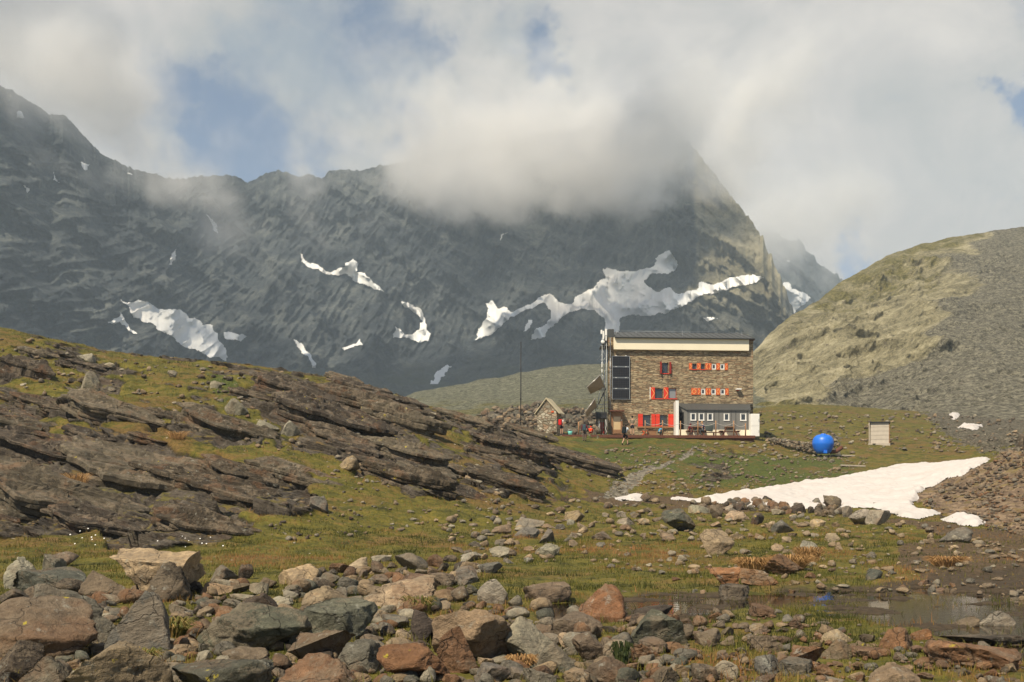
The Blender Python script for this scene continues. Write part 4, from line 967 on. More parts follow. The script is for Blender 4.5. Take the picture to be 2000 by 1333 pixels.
# entrance door
x0, x1, z0, z1 = rect(1193.5, 806.5, 1215, 849.5)
boxes("door_hood", m_dwood, house, [(FX(1189), FX(1217), -0.75, -0.11, FZ(806), FZ(803.5))], 0.01)
df = boxes("door", m_wood, house, [(x0, x0 + 0.16, -0.24, -0.12, z0, z1), (x1 - 0.16, x1, -0.24, -0.12, z0, z1), (x0 + 0.16, x1 - 0.16, -0.24, -0.12, FZ(815), z1), (x0 + 0.16, x1 - 0.16, -0.24, -0.12, z0, FZ(840.5))], 0.01)
m_reflglass, nt, bs = material("cream_reflection_glass"); bs.inputs['Base Color'].default_value = (0.55, 0.40, 0.22, 1); bs.inputs['Roughness'].default_value = 0.12  # cream reflection painted into the pane's own colour
boxes("pane", m_reflglass, df, [(x0 + 0.16, x1 - 0.16, -0.2, -0.16, FZ(840.4), FZ(815.1))])
boxes("door_panel", m_rust if False else m_wood, df, [(x0 + 0.2, x1 - 0.2, -0.27, -0.242, FZ(848), FZ(842))], 0.01)
boxes("handle", m_white, df, [(x1 - 0.11, x1 - 0.05, -0.28, -0.245, FZ(823), FZ(821))])

# ---- grey lean-to in front of the right half
annex = empty("grey_annex", HO, RZ, "low grey clad lean-to annex with five small windows against the stone refuge", "annex")
ax0, ax1 = FX(1338.5), FX(1460); ay = -2.2; ds = ay / 97.0
def AX(u): return FX(u) * (1 + ds) - ds * (-187 / F * 97)          # same image column, nearer plane
def AZ(v): return FZ(v) * (1 + ds) - ds * ((853 - 980) / F * 97)
az0, az1, azb = AZ(849.5), AZ(801), AZ(839.5)
awin = [(1345, 1355), (1361, 1371), (1378, 1388), (1410, 1420), (1442, 1453)]
AW = [(AX(a), AX(b), AZ(820), AZ(808)) for a, b in awin]
L0 = (AX(1322.5), -0.7); L1 = (AX(1338.5), ay); R1 = (AX(1461), ay); R0 = (AX(1470), -0.7)
bm = bmesh.new(); xs = sorted({L1[0], R1[0], *[h[0] for h in AW], *[h[1] for h in AW]}); zs = [azb, AW[0][2], AW[0][3], az1]
for a, b in zip(xs, xs[1:]):
    for c, d in zip(zs, zs[1:]):
        if any(h[0] < (a + b) / 2 < h[1] and h[2] < (c + d) / 2 < h[3] for h in AW): continue
        bm.faces.new([bm.verts.new(p) for p in ((a, ay, c), (b, ay, c), (b, ay, d), (a, ay, d))])
for (x, X, z, Zt) in AW:
    for q in (((x, ay, z), (x, ay, Zt), (x, ay + .1, Zt), (x, ay + .1, z)), ((X, ay, Zt), (X, ay, z), (X, ay + .1, z), (X, ay + .1, Zt)), ((x, ay, Zt), (X, ay, Zt), (X, ay + .1, Zt), (x, ay + .1, Zt)), ((X, ay, z), (x, ay, z), (x, ay + .1, z), (X, ay + .1, z))):
        bm.faces.new([bm.verts.new(c) for c in q])
for A, B in ((L0, L1), (R1, R0)):
    bm.faces.new([bm.verts.new(c) for c in ((*A, azb), (*B, azb), (*B, az1), (*A, az1 + (0.55 if A is L0 else 0)))] if A is L0 else [bm.verts.new(c) for c in ((*A, azb), (*B, azb), (*B, az1 + 0.55), (*A, az1))])
for a, b in ((L0, (L0[0], -0.003)), (R0, (R0[0], -0.003))):
    bm.faces.new([bm.verts.new(c) for c in ((*a, azb), (*b, azb), (*b, az1 + 0.7), (*a, az1 + 0.55))])
merge = bmesh.ops.remove_doubles(bm, verts=bm.verts[:], dist=0.0005)
me = bpy.data.meshes.new("cladding"); bm.to_mesh(me); bm.free(); me.materials.append(m_clad); o = bpy.data.objects.new("cladding", me); COL.objects.link(o); o.parent = annex
for u in (1339.5, 1357.5, 1375, 1391, 1400, 1424, 1433, 1456):
    boxes("seam", m_roofm, annex, [(AX(u) - 0.012, AX(u) + 0.012, ay - 0.03, ay - 0.003, azb, az1)])
base_o = boxes("plinth", m_cream, annex, [(L1[0] - 0.7, R1[0] + 0.02, ay - 0.03, ay + 0.3, az0 - 0.6, azb)])
for h in AW:
    x0, x1, z0, z1 = h; t = 0.07
    fr = boxes("window", m_white, annex, [(x0 - .02, x0 + t, ay - 0.035, ay + 0.05, z0, z1 + .02), (x1 - t, x1 + .02, ay - 0.035, ay + 0.05, z0, z1 + .02), (x0 + t, x1 - t, ay - 0.02, ay + 0.05, z1 - t * .5, z1), (x0 - 0.03, x1 + 0.03, ay - 0.06, ay + 0.05, z0 - 0.09, z0)])
    boxes("pane", m_glass, fr, [(x0 + t, x1 - t, ay + 0.02, ay + 0.03, z0 + 0.002, z1 - t * .5)])
bm = bmesh.new()
tz = FZ(788.5)
top = [(FX(1322.5), -0.003, tz), (FX(1470.5), -0.003, tz)]; ev = [(AX(1470.5), -0.75, az1 + 0.62), (AX(1461.5), ay - 0.12, az1 + 0.03), (AX(1337), ay - 0.12, az1 + 0.03), (AX(1322.5), -0.75, az1 + 0.62)]
ring = [top[0], top[1]] + ev
A = [bm.verts.new(p) for p in ring]; B = [bm.verts.new((p[0], p[1], p[2] - 0.07)) for p in ring]
bm.faces.new(A[::-1]); bm.faces.new(B)
for i in range(6): bm.faces.new([A[i], A[(i + 1) % 6], B[(i + 1) % 6], B[i]])
for k in range(15):
    f = (k + 0.5) / 15; xa = FX(1330) + f * (FX(1465) - FX(1330)); xb = AX(1338) + f * (AX(1460) - AX(1338))
    q = [Vector((xa, -0.02, tz + 0.01)), Vector((xb, ay - 0.11, az1 + 0.04))]
    add_tube(bm, q, 0.018, 4)
finish("roof", bm, m_roofm, annex)
bm = bmesh.new(); prism(bm, [(AX(1315.3), ay - 0.1), (AX(1321.3), ay - 0.1), (FX(1321.6), -0.004), (FX(1315.6), -0.004)], 'z', az0 - 0.5, FZ(787.5)); finish("side_wall", m_white, None) if False else finish("side_wall", bm, m_white, annex)
d0 = Vector((L0[0], L0[1], 0)); d1 = Vector((L1[0], L1[1], 0)); dd = d1 - d0
bm = bmesh.new(); nrm = Vector((-abs(dd.y), -abs(dd.x), 0)).normalized() * 0.02
pA, pB = d0 + dd * 0.40 + nrm, d0 + dd * 0.72 + nrm
q = [(pA.x, pA.y, az0 + 0.02), (pB.x, pB.y, az0 + 0.02), (pB.x, pB.y, AZ(804.5)), (pA.x, pA.y, AZ(804.5))]
A = [bm.verts.new(p) for p in q]; B = [bm.verts.new((p[0] - nrm.x * .8, p[1] - nrm.y * .8, p[2])) for p in q]
bm.faces.new(A); bm.faces.new(B[::-1])
for i in range(4): bm.faces.new([A[i], B[i], B[(i + 1) % 4], A[(i + 1) % 4]])
finish("door", bm, m_dark, annex)  # dark sheet painted in for the unlit opening of the open door

# ---- white cabinet at the right end
cab = empty("white_cabinet", pt(1473, 853.5, 95.5), RZ, "tall white two door cabinet standing at the right end of the terrace", "cabinet")
cw, chh = 0.38, 1.92
boxes("body", m_white, cab, [(-cw, cw, -0.3, 0.4, 0, chh)], 0.015)
for z0, z1 in ((0.03, 0.87), (0.9, chh - 0.03)): 
    d = boxes("door", m_white, cab, [(-cw + 0.02, cw - 0.02, -0.335, -0.302, z0, z1)], 0.012)
    boxes("handle", m_steel, d, [(cw - 0.1, cw - 0.07, -0.37, -0.336, (z0 + z1) / 2 - 0.1, (z0 + z1) / 2 + 0.1)])
# ================================================================== AROUND THE HOUSE
PXM = lambda y: F / y                    # photo pixels per metre at distance y
# ---- terrace
DY = 93.0; dk0 = pt(1098, 849.3, DY); dl = (1479 - 1098) / F * DY * 1.01
deck = empty("wooden_terrace", dk0, RZ, "low wooden terrace with a red brown edge beam along the front of the stone refuge", "terrace")
boxes("boards", m_pale_wood, deck, [(i * 0.2, i * 0.2 + 0.185, 0.16, 3.6, -0.05, -0.002) for i in range(int(dl / 0.2))])
boxes("edge_beam", m_dwood, deck, [(0, dl, 0, 0.155, -0.24, 0.0)], 0.015)
boxes("skirt", m_dwood, deck, [(0.05, dl - 0.05, 0.2, 0.3, -1.2, -0.06)])
DZ = dk0.z
def on_deck(u, off=0.25):
    """a spot on the terrace seen in image column u, `off` metres behind its front edge"""
    y = DY + off + (u - 1098) / F * DY * math.sin(RZ); return Vector(((u - 1000) / F * y, y, DZ))
# ---- rope fence along the terrace edge
fence = empty("rope_fence", on_deck(1130, 0.08), 0, "row of wooden posts with a sagging white rope along the terrace edge", "fence")
POSTS = [(1130, 25), (1260, 29), (1294, 29), (1329, 28), (1363, 28), (1398, 29), (1433, 29), (1456, 24)]
m_rope = plain("pale_rope", (0.50, 0.46, 0.40), 0.9)
m_post = plain("orange_brown_post", (0.34, 0.18, 0.09), 0.8, var=0.2)
tops = []
for u, h in POSTS:
    p = on_deck(u, 0.08) - fence.location; hh = h / PXM(93.2) ; bm = bmesh.new()
    add_tube(bm, [p, p + Vector((0.01, 0, hh * .6)), p + Vector((0, 0.01, hh))], 0.055, 8, True, 0.045); finish("post", bm, m_post, fence, True)
    tops.append(p + Vector((0, 0, hh * 0.86)))
for a, b in zip(tops[1:], tops[2:]):
    L = [(a.lerp(b, k / 10)) - Vector((0, 0, 0.22 * (1 - (2 * k / 10 - 1) ** 2))) for k in range(11)]
    tubes("rope", m_rope, fence, [L], 0.017, 5)
bm = bmesh.new()
# ---- picnic tables, seen end on
def picnic(u, label):
    t = empty("picnic_table", on_deck(u, 0.75), 0.06, label, "picnic table", "picnic tables on the terrace")
    boxes("table_top", m_wood, t, [(-0.38 + k * 0.155, -0.38 + k * 0.155 + 0.14, 0, 1.7, 0.74, 0.79) for k in range(5)], 0.008)
    for s in (-1, 1):
        boxes("bench", m_dwood, t, [(s * 0.72 - 0.14, s * 0.72 - 0.005, 0, 1.7, 0.42, 0.46), (s * 0.72 + 0.005, s * 0.72 + 0.14, 0, 1.7, 0.42, 0.46)], 0.008)
    for y in (0.2, 1.45):
        for s in (-1, 1):
            bm = bmesh.new(); prism(bm, [(s * 0.24, 0.738), (s * 0.35, 0.738), (s * 0.72, 0), (s * 0.60, 0)], 'y', y, y + 0.06); finish("leg", bm, m_dwood, t)
        boxes("crossbar", m_dwood, t, [(-0.84, 0.84, y + 0.062, y + 0.11, 0.33, 0.415)])
    return t
t1 = picnic(1362, "picnic table with two people sitting at it, in front of the grey annex")
t2 = picnic(1427, "empty picnic table near the white cabinet on the terrace")
# bench planks behind the tables
boxb = empty("low_bench", on_deck(1394, 0.9), RZ, "low red brown bench between the two picnic tables", "bench")
boxes("seat", m_dwood, boxb, [(-1.0, 1.0, 0, 0.3, 0.27, 0.33)], 0.008); 
for x in (-0.9, 0.0, 0.85): boxes("leg", m_dwood, boxb, [(x, x + 0.08, 0.03, 0.27, 0.0, 0.268)])
# wooden trough and folding stool under the red shutters
tr = empty("wooden_trough", on_deck(1274, 0.9), RZ, "brown wooden trough box below the red ground floor shutters", "box")
boxes("front_board", m_wood, tr, [(-0.36, 0.36, 0, 0.03, 0, 0.42)], 0.006); boxes("back_board", m_wood, tr, [(-0.36, 0.36, 0.34, 0.37, 0, 0.42)], 0.006)
for x in (-0.36, 0.33): boxes("end_board", m_dwood, tr, [(x, x + 0.03, 0.032, 0.338, 0, 0.41)])
boxes("rim", m_dwood, tr, [(-0.39, 0.39, -0.03, 0.05, 0.423, 0.46)], 0.006)
st = empty("folding_stool", on_deck(1259.5, 0.7), RZ, "small folding stool with orange red crossed legs beside the wooden trough", "stool")
for y in (0, 0.3):
    for a, b in (((-0.24, 0, 0), (0.2, 0, 0.44)), ((0.24, 0, 0), (-0.2, 0, 0.44))): tubes("leg", m_rust, st, [[(a[0], y, a[2]), (b[0], y + 0.02, b[2])]], 0.035, 6)
boxes("seat", m_pale_wood, st, [(-0.26, 0.26, -0.05, 0.38, 0.45, 0.475)], 0.01)

# ---- little stone hut on the left
hy = 94.5; hb = pt(1049.5, 851, hy); k = 1 / PXM(hy)
hut = empty("stone_hut", hb, math.radians(-17), "small gabled rubble stone hut with a pale slab roof left of the refuge", "hut")
w, d, eh, rh = 39 * k, 1.6, 47 * k, 70 * k
bm = bmesh.new(); prism(bm, [(0, -0.6), (w, -0.6), (w, eh), (w / 2 - 0.05, rh), (0, eh)], 'y', 0, d); finish("wall", bm, m_hut, hut)
m_slab = plain("pale_slab_roof", (0.50, 0.43, 0.29), 0.9, var=0.2, scale=2.5)
for s in (-1, 1):
    bm = bmesh.new(); xr = w / 2 - 0.05; xe = (-0.22 if s < 0 else w + 0.26); ze = eh - 0.24 * (rh - eh) / (w / 2)
    nx = 0.0; prism(bm, [(xr, rh + 0.03), (xe, ze + 0.02), (xe, ze + 0.12), (xr, rh + 0.15)], 'y', -0.14, d + 0.14); finish("roof", bm, m_slab, hut)
boxes("beam_end", m_rust, hut, [(w * 0.72, w * 0.86, -0.06, 0.1, eh - 0.12, eh + 0.0)])
# ---- tall thin pole on the crest
pl = empty("tall_pole", pt(1017, 834, 96), 0, "tall thin dark pole rising beside the stone hut", "pole")
tubes("shaft", m_dark, pl, [[(0, 0, -0.6), (0.01, 0, 3.2), (0.02, 0, 7.25)]], 0.042, 8); boxes("bracket", m_dark, pl, [(-0.07, 0.07, -0.06, 0.06, 2.3, 2.42)])
# ---- lattice mast with white antennas
ym = 96.2; K = 1 / PXM(ym)
ms = empty("lattice_mast", pt(1180, 770, ym), 0, "slim galvanised lattice mast carrying white antennas at the refuge's left corner", "mast")
def L_(u, v, dy=0.0): q = pt(u, v, ym + dy) - ms.location; return (q.x, q.y, q.z)
legs = [(1176, 0.0), (1184.5, 0.0), (1180.5, 0.35)]
for u, dy in legs: tubes("leg", m_steel, ms, [[L_(u, 652, dy), L_(u, 850, dy)]], 0.026, 6)
br = []
for i, v in enumerate(range(660, 760, 12)):
    a, b = (legs[0], legs[1]) if i % 2 == 0 else (legs[1], legs[0])
    br += [[L_(a[0], v, a[1]), L_(b[0], v + 12, b[1])], [L_(1176, v), L_(1180.5, v, .35)], [L_(1180.5, v, .35), L_(1184.5, v)]]
tubes("brace", m_steel, ms, br, 0.014, 5)
tubes("guy_bracket", m_steel, ms, [[L_(1166, 704), L_(1178, 688), L_(1187, 702)], [L_(1172, 675), L_(1187, 675)], [L_(1172, 703), L_(1186, 703)]], 0.018, 5)
for u0, u1, v0, v1 in ((1173, 1176.5, 645, 653), (1176.8, 1180, 647, 664), (1181.5, 1185.5, 643, 656), (1182.5, 1185, 657, 666)):
    a = L_(u0, v1, -0.15); b = L_(u1, v0, -0.15); boxes("antenna", m_white, ms, [(a[0], b[0], a[1] - 0.1, a[1] + 0.06, a[2], b[2])], 0.02)
bm = bmesh.new(); bmesh.ops.create_uvsphere(bm, u_segments=16, v_segments=10, radius=0.17, matrix=Matrix.Translation(Vector(L_(1177.5, 668, -0.15))) @ Matrix.Diagonal((1, 0.45, 1, 1))); finish("dish", bm, m_white, ms, True)
for v0, v1 in ((708, 718), (721, 728)):
    a = L_(1174.8, v1, -0.1); b = L_(1176.6, v0, -0.1); boxes("antenna", m_white, ms, [(a[0], b[0], a[1] - 0.05, a[1] + 0.03, a[2], b[2])], 0.01)
# ---- tilted solar panels on a steel trestle
m_back = plain("brown_panel_back", (0.30, 0.24, 0.17), 0.7, var=0.15)
def tilted(A, B, C_, D_, label):
    o = empty("tilted_solar_panel", pt(*A, 95.2), 0, label, "solar panel", "tilted solar panels left of the refuge")
    q = [pt(*A, 95.0), pt(*B, 95.0), pt(*C_, 96.4), pt(*D_, 96.4)]; q = [p - o.location for p in q]
    n = (q[1] - q[0]).cross(q[3] - q[0]).normalized(); n = n if n.z > 0 else -n
    def slab(name, mat, lo, hi, sh):
        c = sum(q, Vector()) / 4; qq = [c + (p - c) * sh for p in q]; bm = bmesh.new(); a = [bm.verts.new(p + n * lo) for p in qq]; b = [bm.verts.new(p + n * hi) for p in qq]
        bm.faces.new(a); bm.faces.new(b[::-1])
        for i in range(4): bm.faces.new([a[i], b[i], b[(i + 1) % 4], a[(i + 1) % 4]])
        finish(name, bm, mat, o)
    slab("frame", m_back, 0, 0.05, 1.0); slab("cells", m_pv, 0.052, 0.06, 0.95)
    tubes("rim", m_frame, o, [[q[0], q[1]], [q[1], q[2]], [q[3], q[0]]], 0.03, 6)
    return o
tilted((1146.5, 757), (1172, 733), (1181, 757), (1153.5, 770), "upper tilted solar panel seen from behind, left of the refuge")
tilted((1142, 807), (1162, 779), (1165.5, 795), (1147, 815), "lower tilted solar panel seen from behind, above the side porch")
tre = empty("steel_trestle", pt(1175, 805, 96.6), 0, "dark steel struts holding the tilted solar panels beside the refuge", "trestle")
def S_(u, v, dy=0.0): q = pt(u, v, 96.6 + dy) - tre.location; return (q.x, q.y, q.z)
for a, b, r in (((1180, 737), (1181, 806), .05), ((1184, 757), (1169, 790), .045), ((1181, 735), (1161, 768), .03), ((1163, 792), (1164, 806), .035), ((1160, 762), (1185, 762), .04), ((1171, 765), (1167, 800), .025), ((1162, 791), (1186, 790), .03), ((1163, 800), (1180, 770), .03), ((1172, 800), (1186, 776), .02)):
    tubes("strut", m_dark if r > .03 else m_steel, tre, [[S_(*a), S_(*b)]], r, 6)
# ---- side porch: dark canopy, ladder and red door
py = 96.0; po = empty("side_porch", pt(1175, 850, py), 0, "small dark canopied porch with a red door left of the refuge corner", "porch")
def P_(u, v, dy=0.0): q = pt(u, v, py + dy) - po.location; return q
a = P_(1164.5, 818); b = P_(1185, 805.5); boxes("canopy", m_dark, po, [(a.x, b.x, -0.1, 1.0, a.z, b.z)], 0.02)
for u in (1165.3, 1184): q = P_(u, 818); boxes("post", m_dark, po, [(q.x - 0.05, q.x + 0.05, -0.08, 0.02, -0.3, q.z - 0.003)])
a = P_(1172.3, 846.5); b = P_(1182, 824); d = boxes("door", m_dred, po, [(a.x, b.x, 0.55, 0.62, a.z, b.z)], 0.01); boxes("handle", m_steel, d, [(b.x - 0.09, b.x - 0.05, 0.5, 0.547, a.z + 0.5, a.z + 0.56)])
a = P_(1166.5, 850); b = P_(1184, 818.3); boxes("back_wall", m_hut, po, [(a.x, b.x, 0.66, 0.76, -0.3, b.z)])
a = P_(1169.2, 848); b = P_(1171.6, 820); ld = tubes("ladder", m_white, po, [[(a.x, 0.1, a.z), (a.x, 0.1, b.z)], [(b.x, 0.1, a.z), (b.x, 0.1, b.z)]] + [[(a.x, 0.1, a.z + 0.12 + 0.16 * i), (b.x, 0.1, a.z + 0.12 + 0.16 * i)] for i in range(7)], 0.016, 5)
tubes("hose", m_white, po, [[P_(1183.2, 820, -.15), P_(1184, 832, -.15), P_(1182.6, 838, -.15), P_(1184.4, 843, -.15), P_(1183, 848, -.15)]], 0.022, 6)
# ---- buckets beside the porch
m_teal = plain("teal_plastic", (0.15, 0.5, 0.45), 0.4)
bk = empty("bucket", on_deck(1113.5, 0.5), 0, "small teal bucket standing on the terrace left of the porch", "bucket")
bm = bmesh.new(); n = 16; prof_ = [(0.14, 0), (0.2, 0.32), (0.185, 0.32), (0.13, 0.02)]
rings = [[bm.verts.new((r * math.cos(2 * math.pi * i / n), r * math.sin(2 * math.pi * i / n), z)) for i in range(n)] for r, z in prof_]
for A, B in zip(rings, rings[1:]):
    for i in range(n): bm.faces.new([A[i], A[(i + 1) % n], B[(i + 1) % n], B[i]])
bm.faces.new(rings[0][::-1]); bm.faces.new(rings[-1]); finish("body", bm, m_teal, bk, True)
tubes("handle", m_steel, bk, [[(0.2 * math.cos(t), 0, 0.32 + 0.12 * math.sin(t)) for t in np.linspace(0, math.pi, 9)]], 0.012, 5)

# ---- blue water tank
ty = 87.5; tb = pt(1607.5, 886.5, ty); tb.z = tb.z; k = 1 / PXM(ty)
tank = empty("water_tank", tb, 0, "bright blue round plastic water tank at the end of the dry stone wall", "water tank")
m_blue = plain("blue_plastic", (0.012, 0.15, 0.66), 0.42, var=0.05, scale=3, spec=0.5)
R = 21 * k; H = 37.5 * k; n = 40
pr = [(0, 0.0), (0.55, 0.0), (0.62, 0.02), (0.74, 0.11), (0.89, 0.28), (0.97, 0.46), (0.985, 0.50), (0.985, 0.535), (0.98, 0.56), (0.955, 0.68), (0.88, 0.80), (0.74, 0.90), (0.55, 0.965), (0.32, 0.995), (0.16, 1.0), (0, 1.0)]
bm = bmesh.new(); rings = []
for r, z in pr:
    if r == 0: rings.append([bm.verts.new((0, 0, z * H))]); continue
    rings.append([bm.verts.new((r * R * math.cos(2 * math.pi * i / n), r * R * math.sin(2 * math.pi * i / n), z * H)) for i in range(n)])
for A, B in zip(rings, rings[1:]):
    for i in range(n):
        if len(A) == 1: bm.faces.new([A[0], B[(i + 1) % n], B[i]])
        elif len(B) == 1: bm.faces.new([A[i], A[(i + 1) % n], B[0]])
        else: bm.faces.new([A[i], A[(i + 1) % n], B[(i + 1) % n], B[i]])
finish("body", bm, m_blue, tank, True)
bm = bmesh.new(); bmesh.ops.create_cone(bm, cap_ends=True, segments=20, radius1=0.2, radius2=0.19, depth=0.1, matrix=Matrix.Translation((0, -0.1, H * 1.0))); bmesh.ops.bevel(bm, geom=bm.edges[:], offset=0.01, segments=1, affect='EDGES'); finish("lid", bm, m_blue, tank, True)
boxes("filler_neck", m_blue, tank, [(-0.12, 0.14, -0.60, -0.2, H * 0.83, H * 0.95)], 0.03); boxes("outlet", m_blue, tank, [(-0.13, 0.13, -R * 0.86, -0.4, 0.0, 0.22)], 0.02)
tubes("vent", m_steel, tank, [[(0.0, 0.0, H), (0.0, 0.0, H * 1.08)]], 0.02, 6)
tubes("pipe", m_dwood, tank, [[(R * 0.7, 0.2, 0.12), (R * 1.3, 0.2, 0.18), (R * 1.6, 0.3, 0.34), (R * 1.9, 0.4, 0.5)]], 0.16, 10)
# ---- pale shed on the right
sy = 98; sb = pt(1700.5, 866.5, sy); k = 1 / PXM(sy)
shed = empty("grey_shed", sb, math.radians(-16), "small pale grey plank shed with a dark lean-to roof on the grassy slope", "shed")
m_shed = plain("grey_boarding", (0.50, 0.44, 0.36), 0.85, var=0.14, scale=3)
w, d = 34 * k, 1.9; h0, h1 = 40 * k, 33 * k
bm = bmesh.new()
for i in range(5):
    za, zb = h0 * i / 5, h0 * (i + 1) / 5 - 0.022
    prism(bm, [(0, za), (w, za), (w, min(zb, h0)), (0, min(zb, h0))], 'y', 0, 0.04)
finish("front_boards", bm, m_shed, shed)
bm = bmesh.new(); prism(bm, [(0.045, -0.4), (d, -0.4), (d, h0 - 0.28), (0.045, h0 - 0.02)], 'x', 0.01, w - 0.01); finish("wall", bm, m_shed, shed)
bm = bmesh.new(); prism(bm, [(-0.14, h0 + 0.0), (d + 0.12, h0 - 0.3), (d + 0.12, h0 - 0.22), (-0.14, h0 + 0.09)], 'x', -0.08, w + 0.1); finish("roof", bm, m_dark, shed)
boxes("corner_post", m_pale_wood, shed, [(-0.16, -0.08, -0.08, 0.0, -0.1, h0 + 0.02)]); boxes("base_slab", m_pale_wood, shed, [(-0.2, w + 0.1, -0.1, d, -0.3, -0.003)])
boxes("corner_board", m_wood, shed, [(w - 0.005, w + 0.05, -0.03, 0.06, 0, h0 - 0.05)])
# ---- planks in the grass by the tank
for (u0, v0, u1, v1, yy, th, lab) in ((1626, 890, 1666, 893, 86.5, 0.5, "flat grey board lying in the grass in front of the blue tank"), (1642, 909, 1690, 914, 80, 0.16, "long weathered beam lying in the grass above the snowfield")):
    a = ground_hit((u0 + u1) / 2, (v0 + v1) / 2 + 1); L = (u1 - u0) / F * a.y
    o = boxes("plank", m_pale_wood, None, [(-L / 2, L / 2, -th, th, 0.02, 0.12)], 0.012); o.location = a; o.rotation_euler = (0.05, 0.03, 0.12); tag(o, lab, "plank", "boards lying near the blue tank")

# ================================================================== PEOPLE
def skinned(name, verts, edges, radii, mat, parent, sub=1, root=0):
    me = bpy.data.meshes.new(name); me.from_pydata([tuple(v) for v in verts], edges, []); o = bpy.data.objects.new(name, me); COL.objects.link(o)
    if parent is not None: o.parent = parent
    sk = o.modifiers.new("skin", 'SKIN'); sk.use_smooth_shade = True
    if not me.skin_vertices: me.attributes.new("skin", 'FLOAT', 'POINT') if False else None
    bm = bmesh.new(); bm.from_mesh(me); lay = bm.verts.layers.skin.verify(); bm.verts.ensure_lookup_table()
    for i, v in enumerate(bm.verts):
        r = radii[i]; v[lay].radius = r if isinstance(r, tuple) else (r, r); v[lay].use_root = (i == root)
    bm.to_mesh(me); bm.free()
    if sub: s = o.modifiers.new("sub", 'SUBSURF'); s.levels = sub; s.render_levels = sub
    me.materials.append(mat); return o
m_skin = plain("skin", (0.46, 0.27, 0.18), 0.6, var=0.06)
m_hair = plain("dark_hair", (0.02, 0.014, 0.01), 0.8); m_boot = plain("dark_boots", (0.035, 0.028, 0.024), 0.8)
def cloth(n, c): return plain(n, c, 0.9, var=0.12, scale=14, spec=0.1)
def person(loc, rz, pose, label, shirt, legs, height=1.75, sleeves='short', trousers='long', hair=m_hair, hat=None, pack=None, group="people around the refuge"):
    p = empty("person", loc, rz, label, "person", group); s = height / 1.75
    J = {k: Vector(v) * s for k, v in pose.items()}
    names = ['pelvis', 'belly', 'chest', 'neck', 'head', 'crown']; rad = {'pelvis': (.15, .11), 'belly': (.135, .10), 'chest': (.165, .115), 'neck': .055, 'head': (.085, .10), 'crown': (.06, .07)}
    V = [J[n] for n in names]; Rr = [tuple(q * s for q in rad[n]) if isinstance(rad[n], tuple) else rad[n] * s for n in names]; E = [(i, i + 1) for i in range(5)]
    def add(p_, r, frm): V.append(p_); Rr.append(r * s); E.append((frm, len(V) - 1)); return len(V) - 1
    face = (J.get('face') or (J['head'] + Vector((0, -0.11, -0.01)) * s)); add(face, .022, 4)      # nose side of the head
    for sd in 'LR':
        a = add(J['sh' + sd], .062, 2); b = add(J['el' + sd], .046, a); c = add(J['ha' + sd], .032, b)
        fd = (J['ha' + sd] - J['el' + sd]).normalized(); palm = add(J['ha' + sd] + fd * 0.06 * s, .036, c)
        side = fd.cross(Vector((0.3, 1, 0.2))).normalized()
        for f, ln in ((-0.03, .07), (-0.01, .085), (0.01, .08), (0.03, .065)):
            q = add(V[palm] + fd * 0.045 * s + side * f * s, .010, palm); add(V[q] + fd * ln * 0.8 * s + fd.cross(side) * 0.02 * s, .008, q)
        q = add(V[c] + side * -0.045 * s + fd * 0.03 * s, .011, c); add(V[q] + fd * 0.05 * s, .009, q)
    for sd in 'LR':
        a = add(J['hip' + sd], .092, 0); b = add(J['kn' + sd], .060, a); c = add(J['an' + sd], .042, b); add(J['toe' + sd], .04, c)
    skinned("body", V, E, Rr, m_skin, p)
    # shirt
    sv = [J['pelvis'] + Vector((0, 0, .04)) * s, J['belly'], J['chest'], J['chest'].lerp(J['neck'], .62)]; se = [(0, 1), (1, 2), (2, 3)]; sr = [(.172 * s, .132 * s), (.158 * s, .122 * s), (.188 * s, .138 * s), (.085 * s, .075 * s)]
    for sd in 'LR':
        sv.append(J['sh' + sd]); sr.append((.082 * s,) * 2); se.append((2, len(sv) - 1)); i = len(sv) - 1
        sv.append(J['sh' + sd].lerp(J['el' + sd], .6 if sleeves == 'short' else 1.0)); sr.append((.066 * s,) * 2); se.append((i, len(sv) - 1)); i = len(sv) - 1
        if sleeves == 'long': sv.append(J['el' + sd].lerp(J['ha' + sd], .9)); sr.append((.05 * s,) * 2); se.append((i, len(sv) - 1))
    skinned("shirt", sv, se, sr, shirt, p)
    tv = [J['pelvis'] + Vector((0, 0, .03)) * s, J['pelvis'] + Vector((0, 0, -.05)) * s]; te = [(0, 1)]; tr_ = [(.168 * s, .13 * s), (.165 * s, .13 * s)]
    for sd in 'LR':
        tv.append(J['hip' + sd]); tr_.append((.112 * s,) * 2); te.append((1, len(tv) - 1)); i = len(tv) - 1
        tv.append(J['hip' + sd].lerp(J['kn' + sd], .85 if trousers == 'short' else 1.0)); tr_.append((.086 * s,) * 2); te.append((i, len(tv) - 1)); i = len(tv) - 1
        if trousers == 'long': tv.append(J['kn' + sd].lerp(J['an' + sd], .92)); tr_.append((.064 * s,) * 2); te.append((i, len(tv) - 1))
    skinned("shorts" if trousers == 'short' else "trousers", tv, te, tr_, legs, p)
    for sd in 'LR':
        bt = skinned("boot", [J['an' + sd] + Vector((0, 0, .05)) * s, J['an' + sd] - Vector((0, 0, .03)) * s, J['toe' + sd]], [(0, 1), (1, 2)], [(.058 * s,) * 2, (.062 * s,) * 2, (.05 * s, .04 * s)], m_boot, p)
    up = (J['crown'] - J['head']).normalized(); fw = (face - J['head']).normalized()
    bm = bmesh.new(); bmesh.ops.create_uvsphere(bm, u_segments=16, v_segments=10, radius=1)
    rot = Matrix.Identity(4); z = up; y = -(fw - up * fw.dot(up)).normalized(); x = y.cross(z); M3 = Matrix((x, y, z)).transposed().to_4x4()
